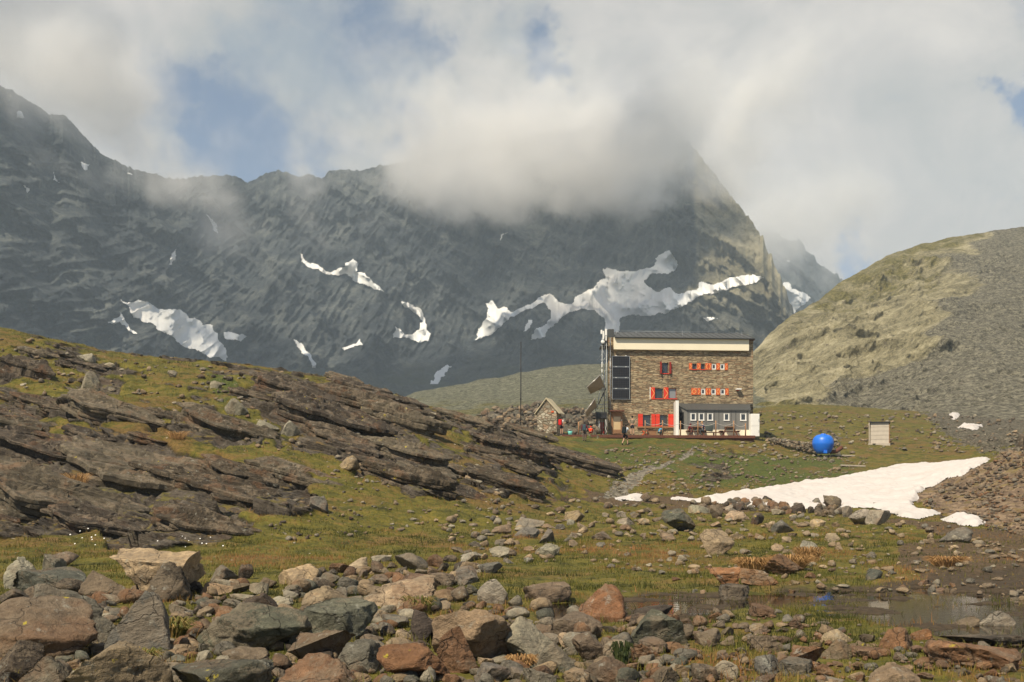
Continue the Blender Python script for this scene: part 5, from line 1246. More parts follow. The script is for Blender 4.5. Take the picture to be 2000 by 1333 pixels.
    for v in bm.verts:
        q = v.co.copy(); q.y += 0.22 if q.z < 0.2 else 0.0
        v.co = M3 @ Vector((q.x * .098 * s, q.y * .112 * s + .012 * s, max(q.z, -0.55) * .105 * s)) + J['head'] + up * 0.055 * s
    finish("hair", bm, hair, p, True)
    if hat:
        bm = bmesh.new(); bmesh.ops.create_uvsphere(bm, u_segments=18, v_segments=10, radius=1)
        for v in bm.verts:
            q = v.co; brim = 1.45 if (q.y < -0.5 and abs(q.z) < 0.35) else 1.0
            v.co = M3 @ Vector((q.x * .112 * s, q.y * .125 * s * brim, max(q.z, -0.08) * .11 * s)) + J['head'] + up * 0.085 * s
        finish("cap", bm, hat, p, True)
    if pack:
        ax = (J['neck'] - J['pelvis']).normalized(); bkd = Vector((ax.x, ax.y, ax.z)); back = Vector((0, 1, 0)); back = (back - ax * back.dot(ax)).normalized(); sd_ = back.cross(ax)
        M4 = Matrix((sd_, back, ax)).transposed().to_4x4(); c = J['belly'].lerp(J['chest'], .55) + back * 0.21 * s
        bm = bmesh.new(); bmesh.ops.create_cube(bm, size=1.0); bmesh.ops.bevel(bm, geom=bm.edges[:], offset=0.22, segments=3, profile=0.6, affect='EDGES')
        for v in bm.verts: v.co = M4 @ Vector((v.co.x * .32 * s * (1 - .12 * v.co.z), v.co.y * .23 * s, v.co.z * .56 * s)) + c
        pk = finish("backpack", bm, pack, p, True)
        bm = bmesh.new()
        for sg in (-1, 1):
            add_tube(bm, [c + sd_ * sg * .1 * s + ax * .22 * s - back * .05 * s, J['chest'] + sd_ * sg * .12 * s + ax * .14 * s - back * .05 * s, J['chest'] + sd_ * sg * .13 * s - back * .15 * s, J['belly'] + sd_ * sg * .15 * s - back * .06 * s], 0.022 * s, 6)
        finish("strap", bm, pack, pk, True)
    return p
# poses: the figure looks along -Y (towards the eye) at rz = 0
STAND = dict(pelvis=(0, 0, .95), belly=(0, 0, 1.10), chest=(0, .0, 1.30), neck=(0, 0, 1.47), head=(0, -.01, 1.60), crown=(0, 0, 1.69),
             shL=(.19, 0, 1.40), elL=(.25, .02, 1.12), haL=(.25, -.05, .88), shR=(-.19, 0, 1.40), elR=(-.25, .02, 1.12), haR=(-.25, -.05, .88),
             hipL=(.09, 0, .90), knL=(.10, -.01, .50), anL=(.10, .02, .09), toeL=(.11, -.14, .04), hipR=(-.09, 0, .90), knR=(-.10, -.01, .50), anR=(-.10, .02, .09), toeR=(-.11, -.14, .04))
HIPS = dict(STAND, elL=(.36, .14, 1.16), haL=(.20, .04, .98), elR=(-.36, .14, 1.16), haR=(-.20, .04, .98), anL=(.13, .02, .09), anR=(-.13, .02, .09), toeL=(.15, -.14, .04), toeR=(-.15, -.14, .04))
WALK = dict(STAND, chest=(0, -.06, 1.29), neck=(0, -.10, 1.46), head=(0, -.13, 1.58), crown=(0, -.13, 1.67), shL=(.19, -.06, 1.39), shR=(-.19, -.06, 1.39), elL=(.25, .06, 1.13), haL=(.24, -.08, .92), elR=(-.25, -.16, 1.13), haR=(-.22, -.32, .95),
            hipL=(.09, 0, .90), knL=(.10, .02, .50), anL=(.10, .30, .16), toeL=(.10, .20, .03), knR=(-.10, -.20, .52), anR=(-.10, -.22, .09), toeR=(-.10, -.40, .05))
SIT = dict(pelvis=(0, 0, .52), belly=(0, -.03, .67), chest=(0, -.12, .86), neck=(0, -.20, 1.02), head=(0, -.25, 1.13), crown=(0, -.25, 1.22), shL=(.18, -.12, .95), elL=(.22, -.32, .76), haL=(.12, -.50, .80), shR=(-.18, -.12, .95), elR=(-.22, -.32, .76), haR=(-.12, -.50, .80),
           hipL=(.09, -.02, .50), knL=(.11, -.43, .52), anL=(.11, -.40, .09), toeL=(.11, -.56, .04), hipR=(-.09, -.02, .50), knR=(-.11, -.43, .52), anR=(-.11, -.40, .09), toeR=(-.11, -.56, .04))
CROUCH = dict(pelvis=(0, .05, .28), belly=(0, .0, .42), chest=(0, -.12, .58), neck=(0, -.18, .72), head=(0, -.22, .82), crown=(0, -.22, .90), shL=(.18, -.12, .66), elL=(.23, -.26, .46), haL=(.12, -.42, .40), shR=(-.18, -.12, .66), elR=(-.23, -.26, .46), haR=(-.12, -.42, .40),
              hipL=(.10, .03, .26), knL=(.15, -.30, .48), anL=(.13, -.12, .08), toeL=(.14, -.30, .04), hipR=(-.10, .03, .26), knR=(-.15, -.30, .48), anR=(-.13, -.12, .08), toeR=(-.14, -.30, .04))
P = math.pi
def at_px(u, v, y): return pt(u, v, y)
person(on_deck(1097, 0.4), P * 0.75, STAND, "person with a bright red backpack standing at the corner of the stone hut", cloth("pale_shirt", (.6, .58, .56)), cloth("black_shorts", (.02, .02, .025)), 1.5, 'short', 'short', pack=cloth("red_pack", (.6, .02, .02)))
g2 = ground_hit(1141.5, 863); person(g2, P * 0.95, dict(STAND, elR=(-.28, .1, 1.14), haR=(-.36, .0, .95)), "hiker in a maroon top and grey trousers with a dark backpack, walking on the grass", cloth("maroon_top", (.12, .02, .035)), cloth("brown_grey_trousers", (.14, .10, .085)), 1.55, 'long', 'long', pack=cloth("slate_pack", (.05, .075, .09)))
person(on_deck(1153, 0.3), P * 0.9, CROUCH, "person in a bright orange red jacket crouching on the terrace edge", cloth("orange_red_jacket", (.72, .05, .015)), cloth("red_brown_trousers", (.2, .03, .02)), 1.35, 'long', 'long', hair=cloth("red_hood", (.6, .04, .02)))
g4 = ground_hit(1221, 871); person(g4, P * 0.80, WALK, "hiker in white T-shirt and black shorts with dark backpack striding across the grass", cloth("white_tshirt", (.68, .72, .76)), cloth("navy_black_shorts", (.012, .012, .018)), 1.68, 'short', 'short', pack=cloth("black_pack", (.014, .02, .024)))
person(on_deck(1235, 0.35), P, HIPS, "person in grey brown T-shirt and dark shorts standing with hands on hips", cloth("taupe_tshirt", (.22, .18, .13)), cloth("dark_shorts", (.03, .03, .04)), 1.62, 'short', 'short')
person(on_deck(1288, 0.35), P * 0.6, CROUCH, "child in bright blue shirt and orange cap sitting by the red shutters", cloth("sky_blue_shirt", (.05, .36, .60)), cloth("dark_teal_trousers", (.02, .05, .06)), 1.42, 'short', 'long', hat=cloth("orange_cap", (.75, .16, .08)))
tb1 = t1.location
person(Vector((tb1.x - 0.70, tb1.y + 0.4, DZ)), P * 0.5, SIT, "person in a dark maroon jacket bent over the left side of the picnic table", cloth("maroon_jacket", (.14, .025, .03)), cloth("dark_trousers", (.06, .04, .045)), 1.45, 'long', 'long', hair=cloth("maroon_hood", (.11, .02, .03)))
person(Vector((tb1.x + 0.66, tb1.y + 0.25, DZ)), -P * 0.5, dict(SIT, head=(0, -.27, 1.2), crown=(0, -.26, 1.3), neck=(0, -.2, 1.07), chest=(0, -.12, .9)), "fair haired person in a navy top leaning on the right side of the picnic table", cloth("navy_top", (.02, .04, .14)), cloth("slate_trousers", (.05, .055, .06)), 1.6, 'short', 'long', hair=cloth("sandy_hair", (.42, .26, .14)))
jk = boxes("folded_jacket", cloth("slate_jacket", (.085, .10, .095)), None, [(-0.34, 0.34, -0.08, 0.08, 0, 0.56)], 0.07, True); jk.location = Vector((tb1.x + 0.98, tb1.y + 0.1, DZ + 0.38)); jk.rotation_euler = (0.1, 0.12, 0.15)
tag(jk, "slate grey jacket hanging behind the fair haired person at the picnic table", "jacket")
# ================================================================== ROCKS
_ico = {}
def ico(sub):
    if sub not in _ico:
        bm = bmesh.new(); bmesh.ops.create_icosphere(bm, subdivisions=sub, radius=1.0)
        _ico[sub] = (np.array([v.co[:] for v in bm.verts]), np.array([[v.index for v in f.verts] for f in bm.faces])); bm.free()
    return _ico[sub]
def rock_shape(seed, sub=4, cuts=11, rough=1.0, flat=False, wedge=False):
    r = np.random.default_rng(seed); V, T = ico(sub); P = V.copy()
    P *= 1 + 0.16 * fbm(P[:, 0] * 1.1 + seed, P[:, 1] * 1.1, P[:, 2] * 1.1, 2)[:, None]
    for i in range(cuts):
        n = r.normal(size=3); n /= np.linalg.norm(n)
        if flat and i < 3: n = np.array([r.normal() * .16, r.normal() * .16, 1.0 if i != 1 else -1.0]); n /= np.linalg.norm(n)
        if wedge and i < 2: n = np.array([(-1) ** i * 0.75, r.normal() * .2, 0.62]); n /= np.linalg.norm(n)
        o = r.uniform(0.34, 0.72) if not (flat and i < 3) else r.uniform(0.3, 0.45)
        d = P @ n - o; m = d > 0; P[m] -= np.outer(d[m] * 0.96, n)
    N = P / np.linalg.norm(P, axis=1)[:, None]
    h = fbm(P[:, 0] * 3 + seed * 1.7, P[:, 1] * 3, P[:, 2] * 3, 5, 0.55) * 0.045 + np.abs(fbm(P[:, 0] * 2 + seed, P[:, 1] * 2, P[:, 2] * 5, 3)) * -0.05 + fbm(P[:, 0] * 14, P[:, 1] * 14 + seed, P[:, 2] * 14, 3) * 0.012
    P = P + N * (h * rough)[:, None]
    lo, hi = P.min(0), P.max(0); P = (P - (lo + hi) / 2) / (hi - lo)
    P[:, 2] += 0.5
    return P, T
# ---- rock material: tint per object, mottled, veined, lichened
rm, nt, bs = material("weathered_rock")
tco = nt.new('ShaderNodeTexCoord').outputs['Object']; oi = nt.new('ShaderNodeObjectInfo'); geo = nt.new('ShaderNodeNewGeometry')
offs = nt.vmath('SCALE', nt.new('ShaderNodeCombineXYZ').outputs[0], scale=1.0)
cx = nt.new('ShaderNodeCombineXYZ'); nt.l.new(nt.math('MULTIPLY', oi.outputs['Random'], 37.0), cx.inputs[0]); nt.l.new(nt.math('MULTIPLY', oi.outputs['Random'], 91.0), cx.inputs[1])
wp = nt.vmath('ADD', geo.outputs['Position'], cx.outputs[0])
na = nt.noise(wp, 2.2, 7, 0.66, 0.3); nb = nt.noise(wp, 9, 6, 0.7); nc = nt.noise(wp, 38, 4, 0.7); ns = nt.noise(nt.rotscale(wp, (0.5, 0.3, 0.2), (1, 1, 7)), 2.2, 6, 0.65, 0.4)
val = nt.math('ADD', nt.math('ADD', nt.math('MULTIPLY', na, 0.34), nt.math('MULTIPLY', nb, 0.3)), nt.math('ADD', nt.math('MULTIPLY', nc, 0.16), nt.math('MULTIPLY', ns, 0.2)))
mul = nt.ramp(val, [(0.34, (0.22, 0.21, 0.20)), (0.45, (0.70, 0.69, 0.68)), (0.54, (1.12, 1.10, 1.06)), (0.66, (2.1, 2.0, 1.85))])
c = nt.mix(1.0, oi.outputs['Color'], mul, 'MULTIPLY')
crust = nt.smooth(nt.math('ADD', nt.math('MULTIPLY', nt.noise(wp, 1.5, 6, 0.68, 0.5), 0.8), nt.math('MULTIPLY', nc, 0.25)), 0.52, 0.60)
c = nt.mix(nt.math('MULTIPLY', crust, 0.55), c, nt.mix(nb, (0.15, 0.115, 0.08), (0.30, 0.235, 0.16)))
c = nt.mix(nt.math('MULTIPLY', nt.smooth(nt.noise(wp, 1.1, 6, 0.66), 0.52, 0.66), 0.5), c, (0.15, 0.072, 0.034))
c = nt.mix(nt.math('MULTIPLY', nt.smooth(nt.noise(wp, 6.5, 6, 0.72), 0.58, 0.68), 0.5), c, (0.36, 0.35, 0.29))
lsel = nt.math('MULTIPLY', nt.smooth(nt.noise(wp, 4.0, 5, 0.62), 0.66, 0.70), nt.math('GREATER_THAN', nt.math('FRACT', nt.math('MULTIPLY', oi.outputs['Random'], 7.3)), 0.66))
c = nt.mix(nt.math('MULTIPLY', lsel, 0.85), c, (0.42, 0.34, 0.04))
crack = nt.voro(nt.vmath('ADD', wp, nt.vmath('SCALE', nt.noise(wp, 3, 3, 0.6, out=1), scale=0.5)), 1.5, 'DISTANCE_TO_EDGE', 0)
cr = nt.smooth(crack, 0.0, 0.018); c = nt.mix(nt.math('MULTIPLY', nt.math('SUBTRACT', 1.0, cr), 0.55), c, (0.03, 0.024, 0.018))
nt.put(bs.inputs['Base Color'], c); bs.inputs['Roughness'].default_value = 0.85; bs.inputs['Specular IOR Level'].default_value = 0.25
hh = nt.math('ADD', nt.math('ADD', nt.math('MULTIPLY', nb, 0.55), nt.math('MULTIPLY', nc, 0.22)), nt.math('ADD', nt.math('MULTIPLY', ns, 0.35), nt.math('MULTIPLY', cr, 0.12)))
nt.put(bs.inputs['Normal'], nt.bump(hh, 1.0, 0.11))

def shape_mesh(seed, **kw):
    P_, T_ = rock_shape(seed, **kw); o = raw_mesh("rock", P_, T_, rm, True); me = o.data; bpy.data.objects.remove(o); return me
BLOCK = [shape_mesh(100 + i, cuts=9 + i % 4) for i in range(12)]
FINE = [shape_mesh(140 + i, sub=5, cuts=8 + i % 5, rough=1.25) for i in range(9)]
SLAB = [shape_mesh(200 + i, cuts=8, flat=True) for i in range(6)]
FSLAB = [shape_mesh(230 + i, sub=5, cuts=8, flat=True, rough=1.2) for i in range(4)]
WEDGE = [shape_mesh(260 + i, sub=5 if i < 3 else 4, cuts=9, wedge=True) for i in range(5)]
KINDS_ = {'b': BLOCK, 'f': FINE, 's': SLAB, 'S': FSLAB, 'w': WEDGE}
TONE = {'grey': (.165, .150, .120), 'green': (.112, .113, .088), 'dark': (.072, .058, .045), 'brown': (.160, .122, .085), 'tan': (.27, .200, .125), 'cream': (.40, .305, .195), 'pale': (.29, .258, .195), 'orange': (.255, .132, .064), 'red': (.150, .096, .063), 'rust': (.195, .110, .060)}
WORD = {'grey': 'grey', 'green': 'grey green', 'dark': 'dark', 'brown': 'brown', 'tan': 'tan', 'cream': 'cream', 'pale': 'pale grey', 'orange': 'orange', 'red': 'reddish brown', 'rust': 'rusty brown'}
rr = random.Random(5)
def put_rock(mesh, loc, size, tone, rz, tilt, label, group):
    o = bpy.data.objects.new("rock", mesh); COL.objects.link(o)
    o.location = loc; o.scale = size; o.rotation_euler = (tilt[0], tilt[1], rz)
    t = TONE[tone]; v = rr.uniform(.86, 1.16); o.color = (t[0] * v * rr.uniform(.95, 1.05), t[1] * v, t[2] * v * rr.uniform(.93, 1.07), 1)
    return tag(o, label, "rock", group)
def rock_px(u0, v0, u1, v1, kind, idx, tone, label, group, tilt=(0, 0), rz=None, sink=0.16, yoff=0.0):
    """a rock that fills the image box u0..u1 x v0..v1, standing on the ground"""
    uc = (u0 + u1) / 2; g = ground_hit(uc, v1, 5.0)
    if v1 > 1333: g.y = max(7.0, g.y)
    y = g.y; w = (u1 - u0) / F * y; dep = w * rr.uniform(.7, .95); y2 = y + dep * 0.42 + yoff
    h = (v1 - v0) / F * y2; x = (uc - 1000) / F * y2; w = (u1 - u0) / F * y2
    z = ground_z(x, y) if y2 > 3 else 0
    zb = CZ + (HZ - v1) / F * y
    L = KINDS_[kind]; rz = rr.uniform(-.35, .35) + rr.choice((0, P)) if rz is None else rz
    return put_rock(L[idx % len(L)], (x, y2, zb - sink * h), (w * 1.06, dep, h * (1 + sink) * 1.04), tone, rz, tilt, label, group), (uc, (v0 + v1) / 2, u1 - u0, v1 - v0)
G1 = "large rocks of the boulder bed by the pond"
HERO = [
 (218,1079,393,1168,'f',0,'cream',"big flat topped tan boulder at the back of the left boulder bed"), (288,1104,374,1176,'f',1,'dark',"dark pointed rock leaning against the big flat topped tan boulder"),
 (14,1092,76,1152,'f',2,'pale',"pale upright lichened rock at the far left of the boulder bed"), (74,1085,130,1130,'b',0,'grey',"grey rock with yellow lichen beside the pale upright rock"),
 (104,1080,152,1108,'b',1,'brown',"small brown rock at the grass edge behind the far left rocks"), (34,1114,180,1162,'S',0,'green',"long grey green slab sloping right below the pale upright rock"),
 (152,1120,256,1170,'b',2,'brown',"cracked brown block right of the long grey green slab"), (66,1152,232,1262,'f',3,'grey',"broad grey boulder in the left boulder bed"), (205,1165,330,1290,'f',4,'grey',"grey fractured boulder leaning on the broad grey one"),
 (-20,1186,186,1296,'f',5,'brown',"huge brown boulder cut by the left edge of the picture"), (-20,1260,78,1322,'f',6,'dark',"black shaded boulder in the bottom left corner"), (44,1288,140,1352,'f',7,'grey',"grey rock with a yellow lichen patch at the bottom left"),
 (150,1268,335,1372,'w',0,'tan',"pale tan wedge shaped rock at the bottom edge on the left"), (388,1192,595,1282,'f',8,'green',"large smooth grey green boulder in the middle of the left boulder bed"), (598,1182,742,1254,'S',1,'green',"grey green slab with a dark overhang beside the large smooth boulder"),
 (560,1205,610,1270,'b',3,'grey',"narrow grey rock squeezed between the smooth boulder and the overhanging slab"), (578,1240,696,1300,'f',0,'brown',"brown rounded rock under the overhanging slab"), (432,1270,520,1312,'b',4,'brown',"brown rock lying in the small puddle"),
 (340,1290,525,1356,'S',2,'green',"flat grey green slab at the bottom edge left of the puddle"), (548,1290,705,1360,'f',1,'rust',"orange brown boulder at the bottom edge right of the puddle"), (402,1108,462,1143,'b',5,'grey',"long grey rock tilted to the right at the edge of the grass"),
 (466,1104,494,1132,'b',6,'dark',"small dark rock touching the long tilted grey one"), (394,1140,452,1165,'s',0,'tan',"flat tan stone in front of the long tilted grey rock"), (588,1150,682,1188,'f',2,'tan',"pair of rounded tan boulders grown together"),
 (698,1136,853,1192,'f',3,'cream',"broad pale cream boulder in the middle of the stone bed"), (780,1120,834,1152,'b',7,'red',"reddish brown block behind the broad cream boulder"), (768,1084,838,1116,'b',8,'grey',"grey block standing on the back of the stone bed"),
 (898,1079,950,1099,'s',1,'pale',"white flat stone on the far edge of the stone bed"), (934,1136,992,1182,'w',3,'pale',"pale pointed rock alone in the grass"), (1022,1140,1112,1178,'S',3,'brown',"brown low slab left of the orange boulder"),
 (1126,1147,1224,1212,'f',4,'orange',"orange boulder standing at the pond's left end"), (852,1198,1002,1296,'f',5,'tan',"large knobbly tan boulder in the bottom middle"), (850,1232,934,1318,'f',6,'rust',"rusty brown rock leaning on the front of the knobbly tan boulder"),
 (984,1213,1094,1296,'f',7,'pale',"pale grey rounded boulder right of the knobbly tan one"), (740,1266,876,1336,'f',8,'rust',"smooth egg shaped rusty boulder at the bottom middle"), (1228,1198,1338,1266,'w',1,'green',"grey green boulder with a sharp ridge at the pond's near shore"),
 (1243,1186,1314,1204,'s',2,'dark',"dark flat cap stone behind the sharp ridged boulder"), (1122,1240,1194,1298,'w',2,'brown',"brown triangular rock in the bottom middle"), (648,1254,768,1316,'f',1,'grey',"grey split boulder behind the egg shaped rock"),
 (798,1194,854,1258,'b',9,'dark',"dark upright rock left of the knobbly tan boulder"), (1068,1203,1170,1248,'S',0,'brown',"flat topped brown block on the near shore of the pond"), (1172,1254,1224,1304,'b',10,'pale',"pale stone right of the triangular brown rock"),
 (1142,1288,1236,1340,'f',2,'brown',"brown boulder at the bottom edge below the triangular rock"), (1050,1262,1130,1320,'f',4,'grey',"grey rough rock below the pale rounded boulder"), (1383,1110,1450,1150,'f',0,'orange',"orange rock at the left end of the straw covered heap"),
 (1448,1112,1520,1148,'f',3,'orange',"orange and tan rock in front of the straw covered heap"), (1492,1084,1572,1126,'f',6,'rust',"rusty boulder topped with straw in the meadow"), (1398,1144,1472,1176,'S',1,'dark',"dark flat rock standing in the pond"),
 (1686,1112,1728,1136,'b',11,'green',"small square grey green block on the meadow"), (1372,1036,1432,1086,'f',5,'tan',"tan boulder with a dark hollow underside in the meadow"), (1296,996,1358,1040,'f',8,'green',"large dark grey green boulder in the middle of the meadow"),
 (1512,1016,1552,1044,'b',0,'grey',"grey boulder right of the middle of the meadow stones"), (1554,1058,1602,1084,'b',3,'pale',"pale grey stone behind the straw covered heap"), (1384,988,1412,1014,'b',4,'brown',"brown upright stone behind the large dark boulder"),
 (1466,1002,1492,1026,'b',6,'dark',"dark upright stone in front of the snow edge"), (1903,1195,1978,1230,'f',7,'pale',"pale rock standing in the water at the right edge"), (1854,1206,1908,1226,'s',3,'brown',"brown flat stone left of the pale rock in the water"),
 (1852,1243,1990,1268,'S',2,'dark',"dark wet slab in the water at the right edge"), (1714,1230,1788,1272,'f',1,'rust',"rusty tan boulder on the pond's right near shore"), (1783,1232,1824,1256,'b',1,'orange',"orange stone beside the rusty boulder at the near shore"),
 (1812,1262,1985,1312,'S',3,'rust',"broad brown boulder in the bottom right corner"), (1698,1302,1794,1350,'f',2,'tan',"tan rock with yellow lichen at the bottom right edge"), (1612,1232,1668,1258,'b',2,'cream',"cream stone in the grass at the lower right"),
 (1546,1264,1614,1304,'f',0,'rust',"rusty brown boulder half sunk in the lower right grass"), (1462,1240,1534,1274,'f',3,'brown',"brown rounded stone in the lower right grass"), (1512,1293,1594,1322,'S',1,'grey',"long grey slab in the lower right grass"),
 (1386,1296,1444,1330,'S',0,'pale',"white leaning slab at the bottom edge right of the middle"), (1600,1254,1664,1290,'f',6,'brown',"brown flaking rock in the lower right grass"), (1838,1030,1894,1060,'b',5,'grey',"grey boulder lying alone below the brown scree mound"),
 (1608,968,1642,996,'b',7,'brown',"round brown boulder perched on the line of stones before the snow"), (1656,996,1700,1026,'b',9,'pale',"pale tilted block at the right end of the stone line"), (1694,996,1742,1026,'b',10,'pale',"pale lichened boulder ending the stone line before the snow"),
 (1706,982,1738,990,'s',4,'tan',"tan flat stone lying on the snowfield"), (156,726,198,776,'w',4,'pale',"pale upright slab standing on the rocky hill"), (436,781,484,814,'w',3,'pale',"pale pyramid shaped stone on the hill's grassy strip"),
 (494,818,548,848,'b',2,'pale',"pale angular block below the pyramid shaped stone"), (549,822,586,854,'w',4,'pale',"pale pointed stone under the dark rock ledges"), (799,803,856,840,'b',8,'pale',"rounded pale boulder on the crest of the rocky hill"),
 (203,708,224,722,'b',1,'pale',"small white boulder on the upper left slope"), (152,690,186,706,'s',0,'pale',"flat white stone near the skyline on the left"), (328,724,346,738,'b',4,'pale',"small pale stone in the middle of the grassy strip"),
 (1984,848,2012,876,'b',3,'dark',"dark boulder at the right edge above the brown scree mound"), (605,970,640,1002,'b',6,'grey',"grey stone at the foot of the long dark outcrop"), (655,890,700,920,'b',5,'tan',"tan block under the yellow lichened ledge"),
]
occupied = []
for i, (u0, v0, u1, v1, kd, ix, tn, lab) in enumerate(HERO):
    tl = (rr.uniform(-.12, .12), rr.uniform(-.12, .12))
    if 'sloping right' in lab: tl = (0.05, 0.28)
    if 'tilted to the right' in lab: tl = (0, -0.22)
    o, b = rock_px(u0, v0, u1, v1, kd, ix, tn, lab, G1 if v1 > 1075 else "large rocks on the slopes and meadow", tl, sink=0.30 if v1 > 1150 else 0.18)
    occupied.append(b)
# ---- bedrock ledges: angular layered plates lying in the dip of the strata
def ledge_shape(seed, n=110, layers=5):
    r = np.random.default_rng(seed); th = np.linspace(0, 2 * np.pi, n, endpoint=False)
    k = r.integers(6, 9); ca = np.sort(r.uniform(0, 2 * np.pi, k)); rad = np.full(n, 9.0)
    for a in ca: rad = np.minimum(rad, 0.72 * r.uniform(.7, 1.0) / np.maximum(np.cos(th - a), 0.12))
    rad = np.minimum(rad, 1.05)
    rings = []; z = 0.0; hs = r.uniform(.4, 1.6, layers); hs /= hs.sum()
    for l in range(layers):
        off = r.uniform(.80, 1.0) if l < layers - 1 else 1.0
        jag = fbm(np.cos(th) * 4 + seed, np.sin(th) * 4, l * 2.3, 5) * 0.10 + fbm(np.cos(th) * 1.5 + seed, np.sin(th) * 1.5, l * .7 + 5, 3) * 0.10
        q = rad * (off + jag)
        for zz, e in ((z, .965), (z + hs[l] * .2, 1.0), (z + hs[l] * .8, 1.0), (z + hs[l] * .99, .965)):
            rings.append(np.stack([np.cos(th) * q * e, np.sin(th) * q * e, np.full(n, zz) + fbm(np.cos(th) * 3, np.sin(th) * 3, seed + l, 3) * .05], 1))
        z += hs[l]
    last = q
    for f in (.93, .88, .83, .77, .71, .65, .58, .51, .44, .37, .30, .23, .16, .09, .04, .001):
        X_, Y_ = np.cos(th) * last * f, np.sin(th) * last * f; hz_ = fbm(X_ * 1.6 + seed, Y_ * 2.6, 1.0, 4) * 0.9 + X_ * 0.25
        hz_ = hz_ + 0.8 * (np.round(hz_ * 3.5) / 3.5 - hz_) + fbm(X_ * 7, Y_ * 7, seed, 3) * .05
        rings.append(np.stack([X_, Y_, 0.97 + hz_ * np.clip((1 - f) * 4, 0, 1) * 0.42], 1))
    V = np.concatenate(rings); m = len(rings); I = np.arange(m * n).reshape(m, n); J = np.roll(I, -1, 1)
    Q = np.stack([I[:-1], J[:-1], J[1:], I[1:]], -1).reshape(-1, 4)
    V[:, :2] /= (V[:, :2].max(0) - V[:, :2].min(0)); o = raw_mesh("rock_ledge", V, Q, rm, False); me = o.data; bpy.data.objects.remove(o); return me
LEDGE = [ledge_shape(500 + i) for i in range(12)]
def put_ledge(u, v, wpx, thick, label, group, tone=None, depth=None):
    g = ground_hit(u, v, 20); y = g.y; L = wpx / F * y; D = depth or L * rr.uniform(.45, .7); T = thick / F * y * rr.uniform(.95, 1.3)
    o = bpy.data.objects.new("rock_ledge", rr.choice(LEDGE)); COL.objects.link(o)
    ex = Vector((1, rr.uniform(-.12, .12), -0.27 + rr.uniform(-.06, .06))).normalized(); ey = Vector((0, 1, 0.19 + rr.uniform(-.06, .08))); ey = (ey - ex * ey.dot(ex)).normalized(); ez = ex.cross(ey)
    if rr.random() < .5: ex, ey = -ex, -ey
    yc = y + D * .40
    o.matrix_world = Matrix.Translation((g.x * yc / y, yc, g.z + D * .40 * .19 - T * .55)) @ Matrix((ex * L, ey * D, ez * T * 1.35)).transposed().to_4x4()
    t = TONE[tone or rr.choice(('ledge', 'ledge', 'ledge2', 'dark'))]; k = rr.uniform(.85, 1.2); o.color = (t[0] * k, t[1] * k, t[2] * k, 1)
    return tag(o, label, "rock ledge", group)
TONE['ledge'] = (.070, .055, .038); TONE['ledge2'] = (.115, .096, .068)
LH = [(110, 912, 330, 34, "long dark ledge at the upper left of the big left outcrop"), (300, 965, 400, 44, "broadest pale topped slab across the middle of the big left outcrop"), (120, 1005, 330, 40, "thick dark ledge with a shaded hollow low in the big left outcrop"),
      (440, 985, 330, 36, "long tilted ledge at the right side of the big left outcrop"), (390, 1050, 230, 34, "lowest dark ledge of the big left outcrop, meeting the grass"), (200, 1046, 260, 34, "dark overhanging ledge above the white flowers"), (30, 955, 260, 34, "dark ledge cut by the left edge in the big left outcrop"),
      (560, 775, 190, 30, "uppermost ledge of the steep outcrop on the crest"), (690, 800, 260, 34, "long ledge across the steep outcrop on the crest"), (620, 842, 260, 40, "massive dark block ledge at the base of the steep crest outcrop"), (760, 835, 190, 34, "right end ledge of the steep crest outcrop"),
      (680, 872, 210, 20, "ledge capped with yellow lichen in the middle of the hill"), (790, 905, 200, 26, "tilted ledge right of the yellow lichened one"), (800, 952, 200, 26, "low tilted ledge near the middle of the hill foot"), (985, 957, 180, 18, "thin dark ledge at the right foot of the hill"),
      (980, 884, 170, 22, "ledge on the right shoulder of the hill"), (1110, 908, 200, 18, "long thin ledge running down to the gravel path"), (905, 832, 120, 18, "small ledge just right of the rounded pale boulder"), (220, 818, 220, 26, "dark ledge below the upright pale slab"), (40, 738, 120, 30, "dark ledge near the skyline at the left edge"),
      (450, 856, 220, 30, "ledge left of the pale pointed stones"), (880, 975, 170, 16, "thin ledge in the grass at the hill foot"), (560, 945, 240, 22, "smooth sloping slab right of the big left outcrop"), (1010, 925, 140, 16, "short ledge halfway down the hill's right flank")]
for u, v, w, t, lab in LH: put_ledge(u, v, w, t, lab, "rock ledges of the left hill", 'ledge2' if 'pale' in lab or 'smooth' in lab else None)
nl = 0
for zi, (pi, n, w0, w1, where) in enumerate(((0, 22, 50, 170, "in the big left outcrop"), (1, 13, 60, 160, "in the steep crest outcrop"), (3, 4, 50, 110, "near the skyline on the left"), (4, 6, 60, 140, "below the upright pale slab"), (5, 6, 60, 140, "at the left edge of the hill"), (7, 4, 60, 120, "beside the yellow lichened ledge"), (8, 8, 60, 140, "at the middle of the hill foot"), (9, 5, 50, 110, "right of the rounded pale boulder"), (10, 4, 50, 110, "on the right shoulder of the hill"), (11, 3, 50, 110, "at the right foot of the hill"))):
    pa = np.array(OUTCROPS[pi]); c_ = 0
    while c_ < n:
        u = rr.uniform(max(-60, pa[:, 0].min()), pa[:, 0].max()); v = rr.uniform(pa[:, 1].min(), pa[:, 1].max())
        if not inpoly(np.array([u]), np.array([v]), OUTCROPS[pi])[0]: continue
        w = rr.uniform(w0, w1); put_ledge(u, v, w, w * rr.uniform(.08, .15), f"smaller dark layered ledge {where}", f"smaller ledges {where}"); c_ += 1
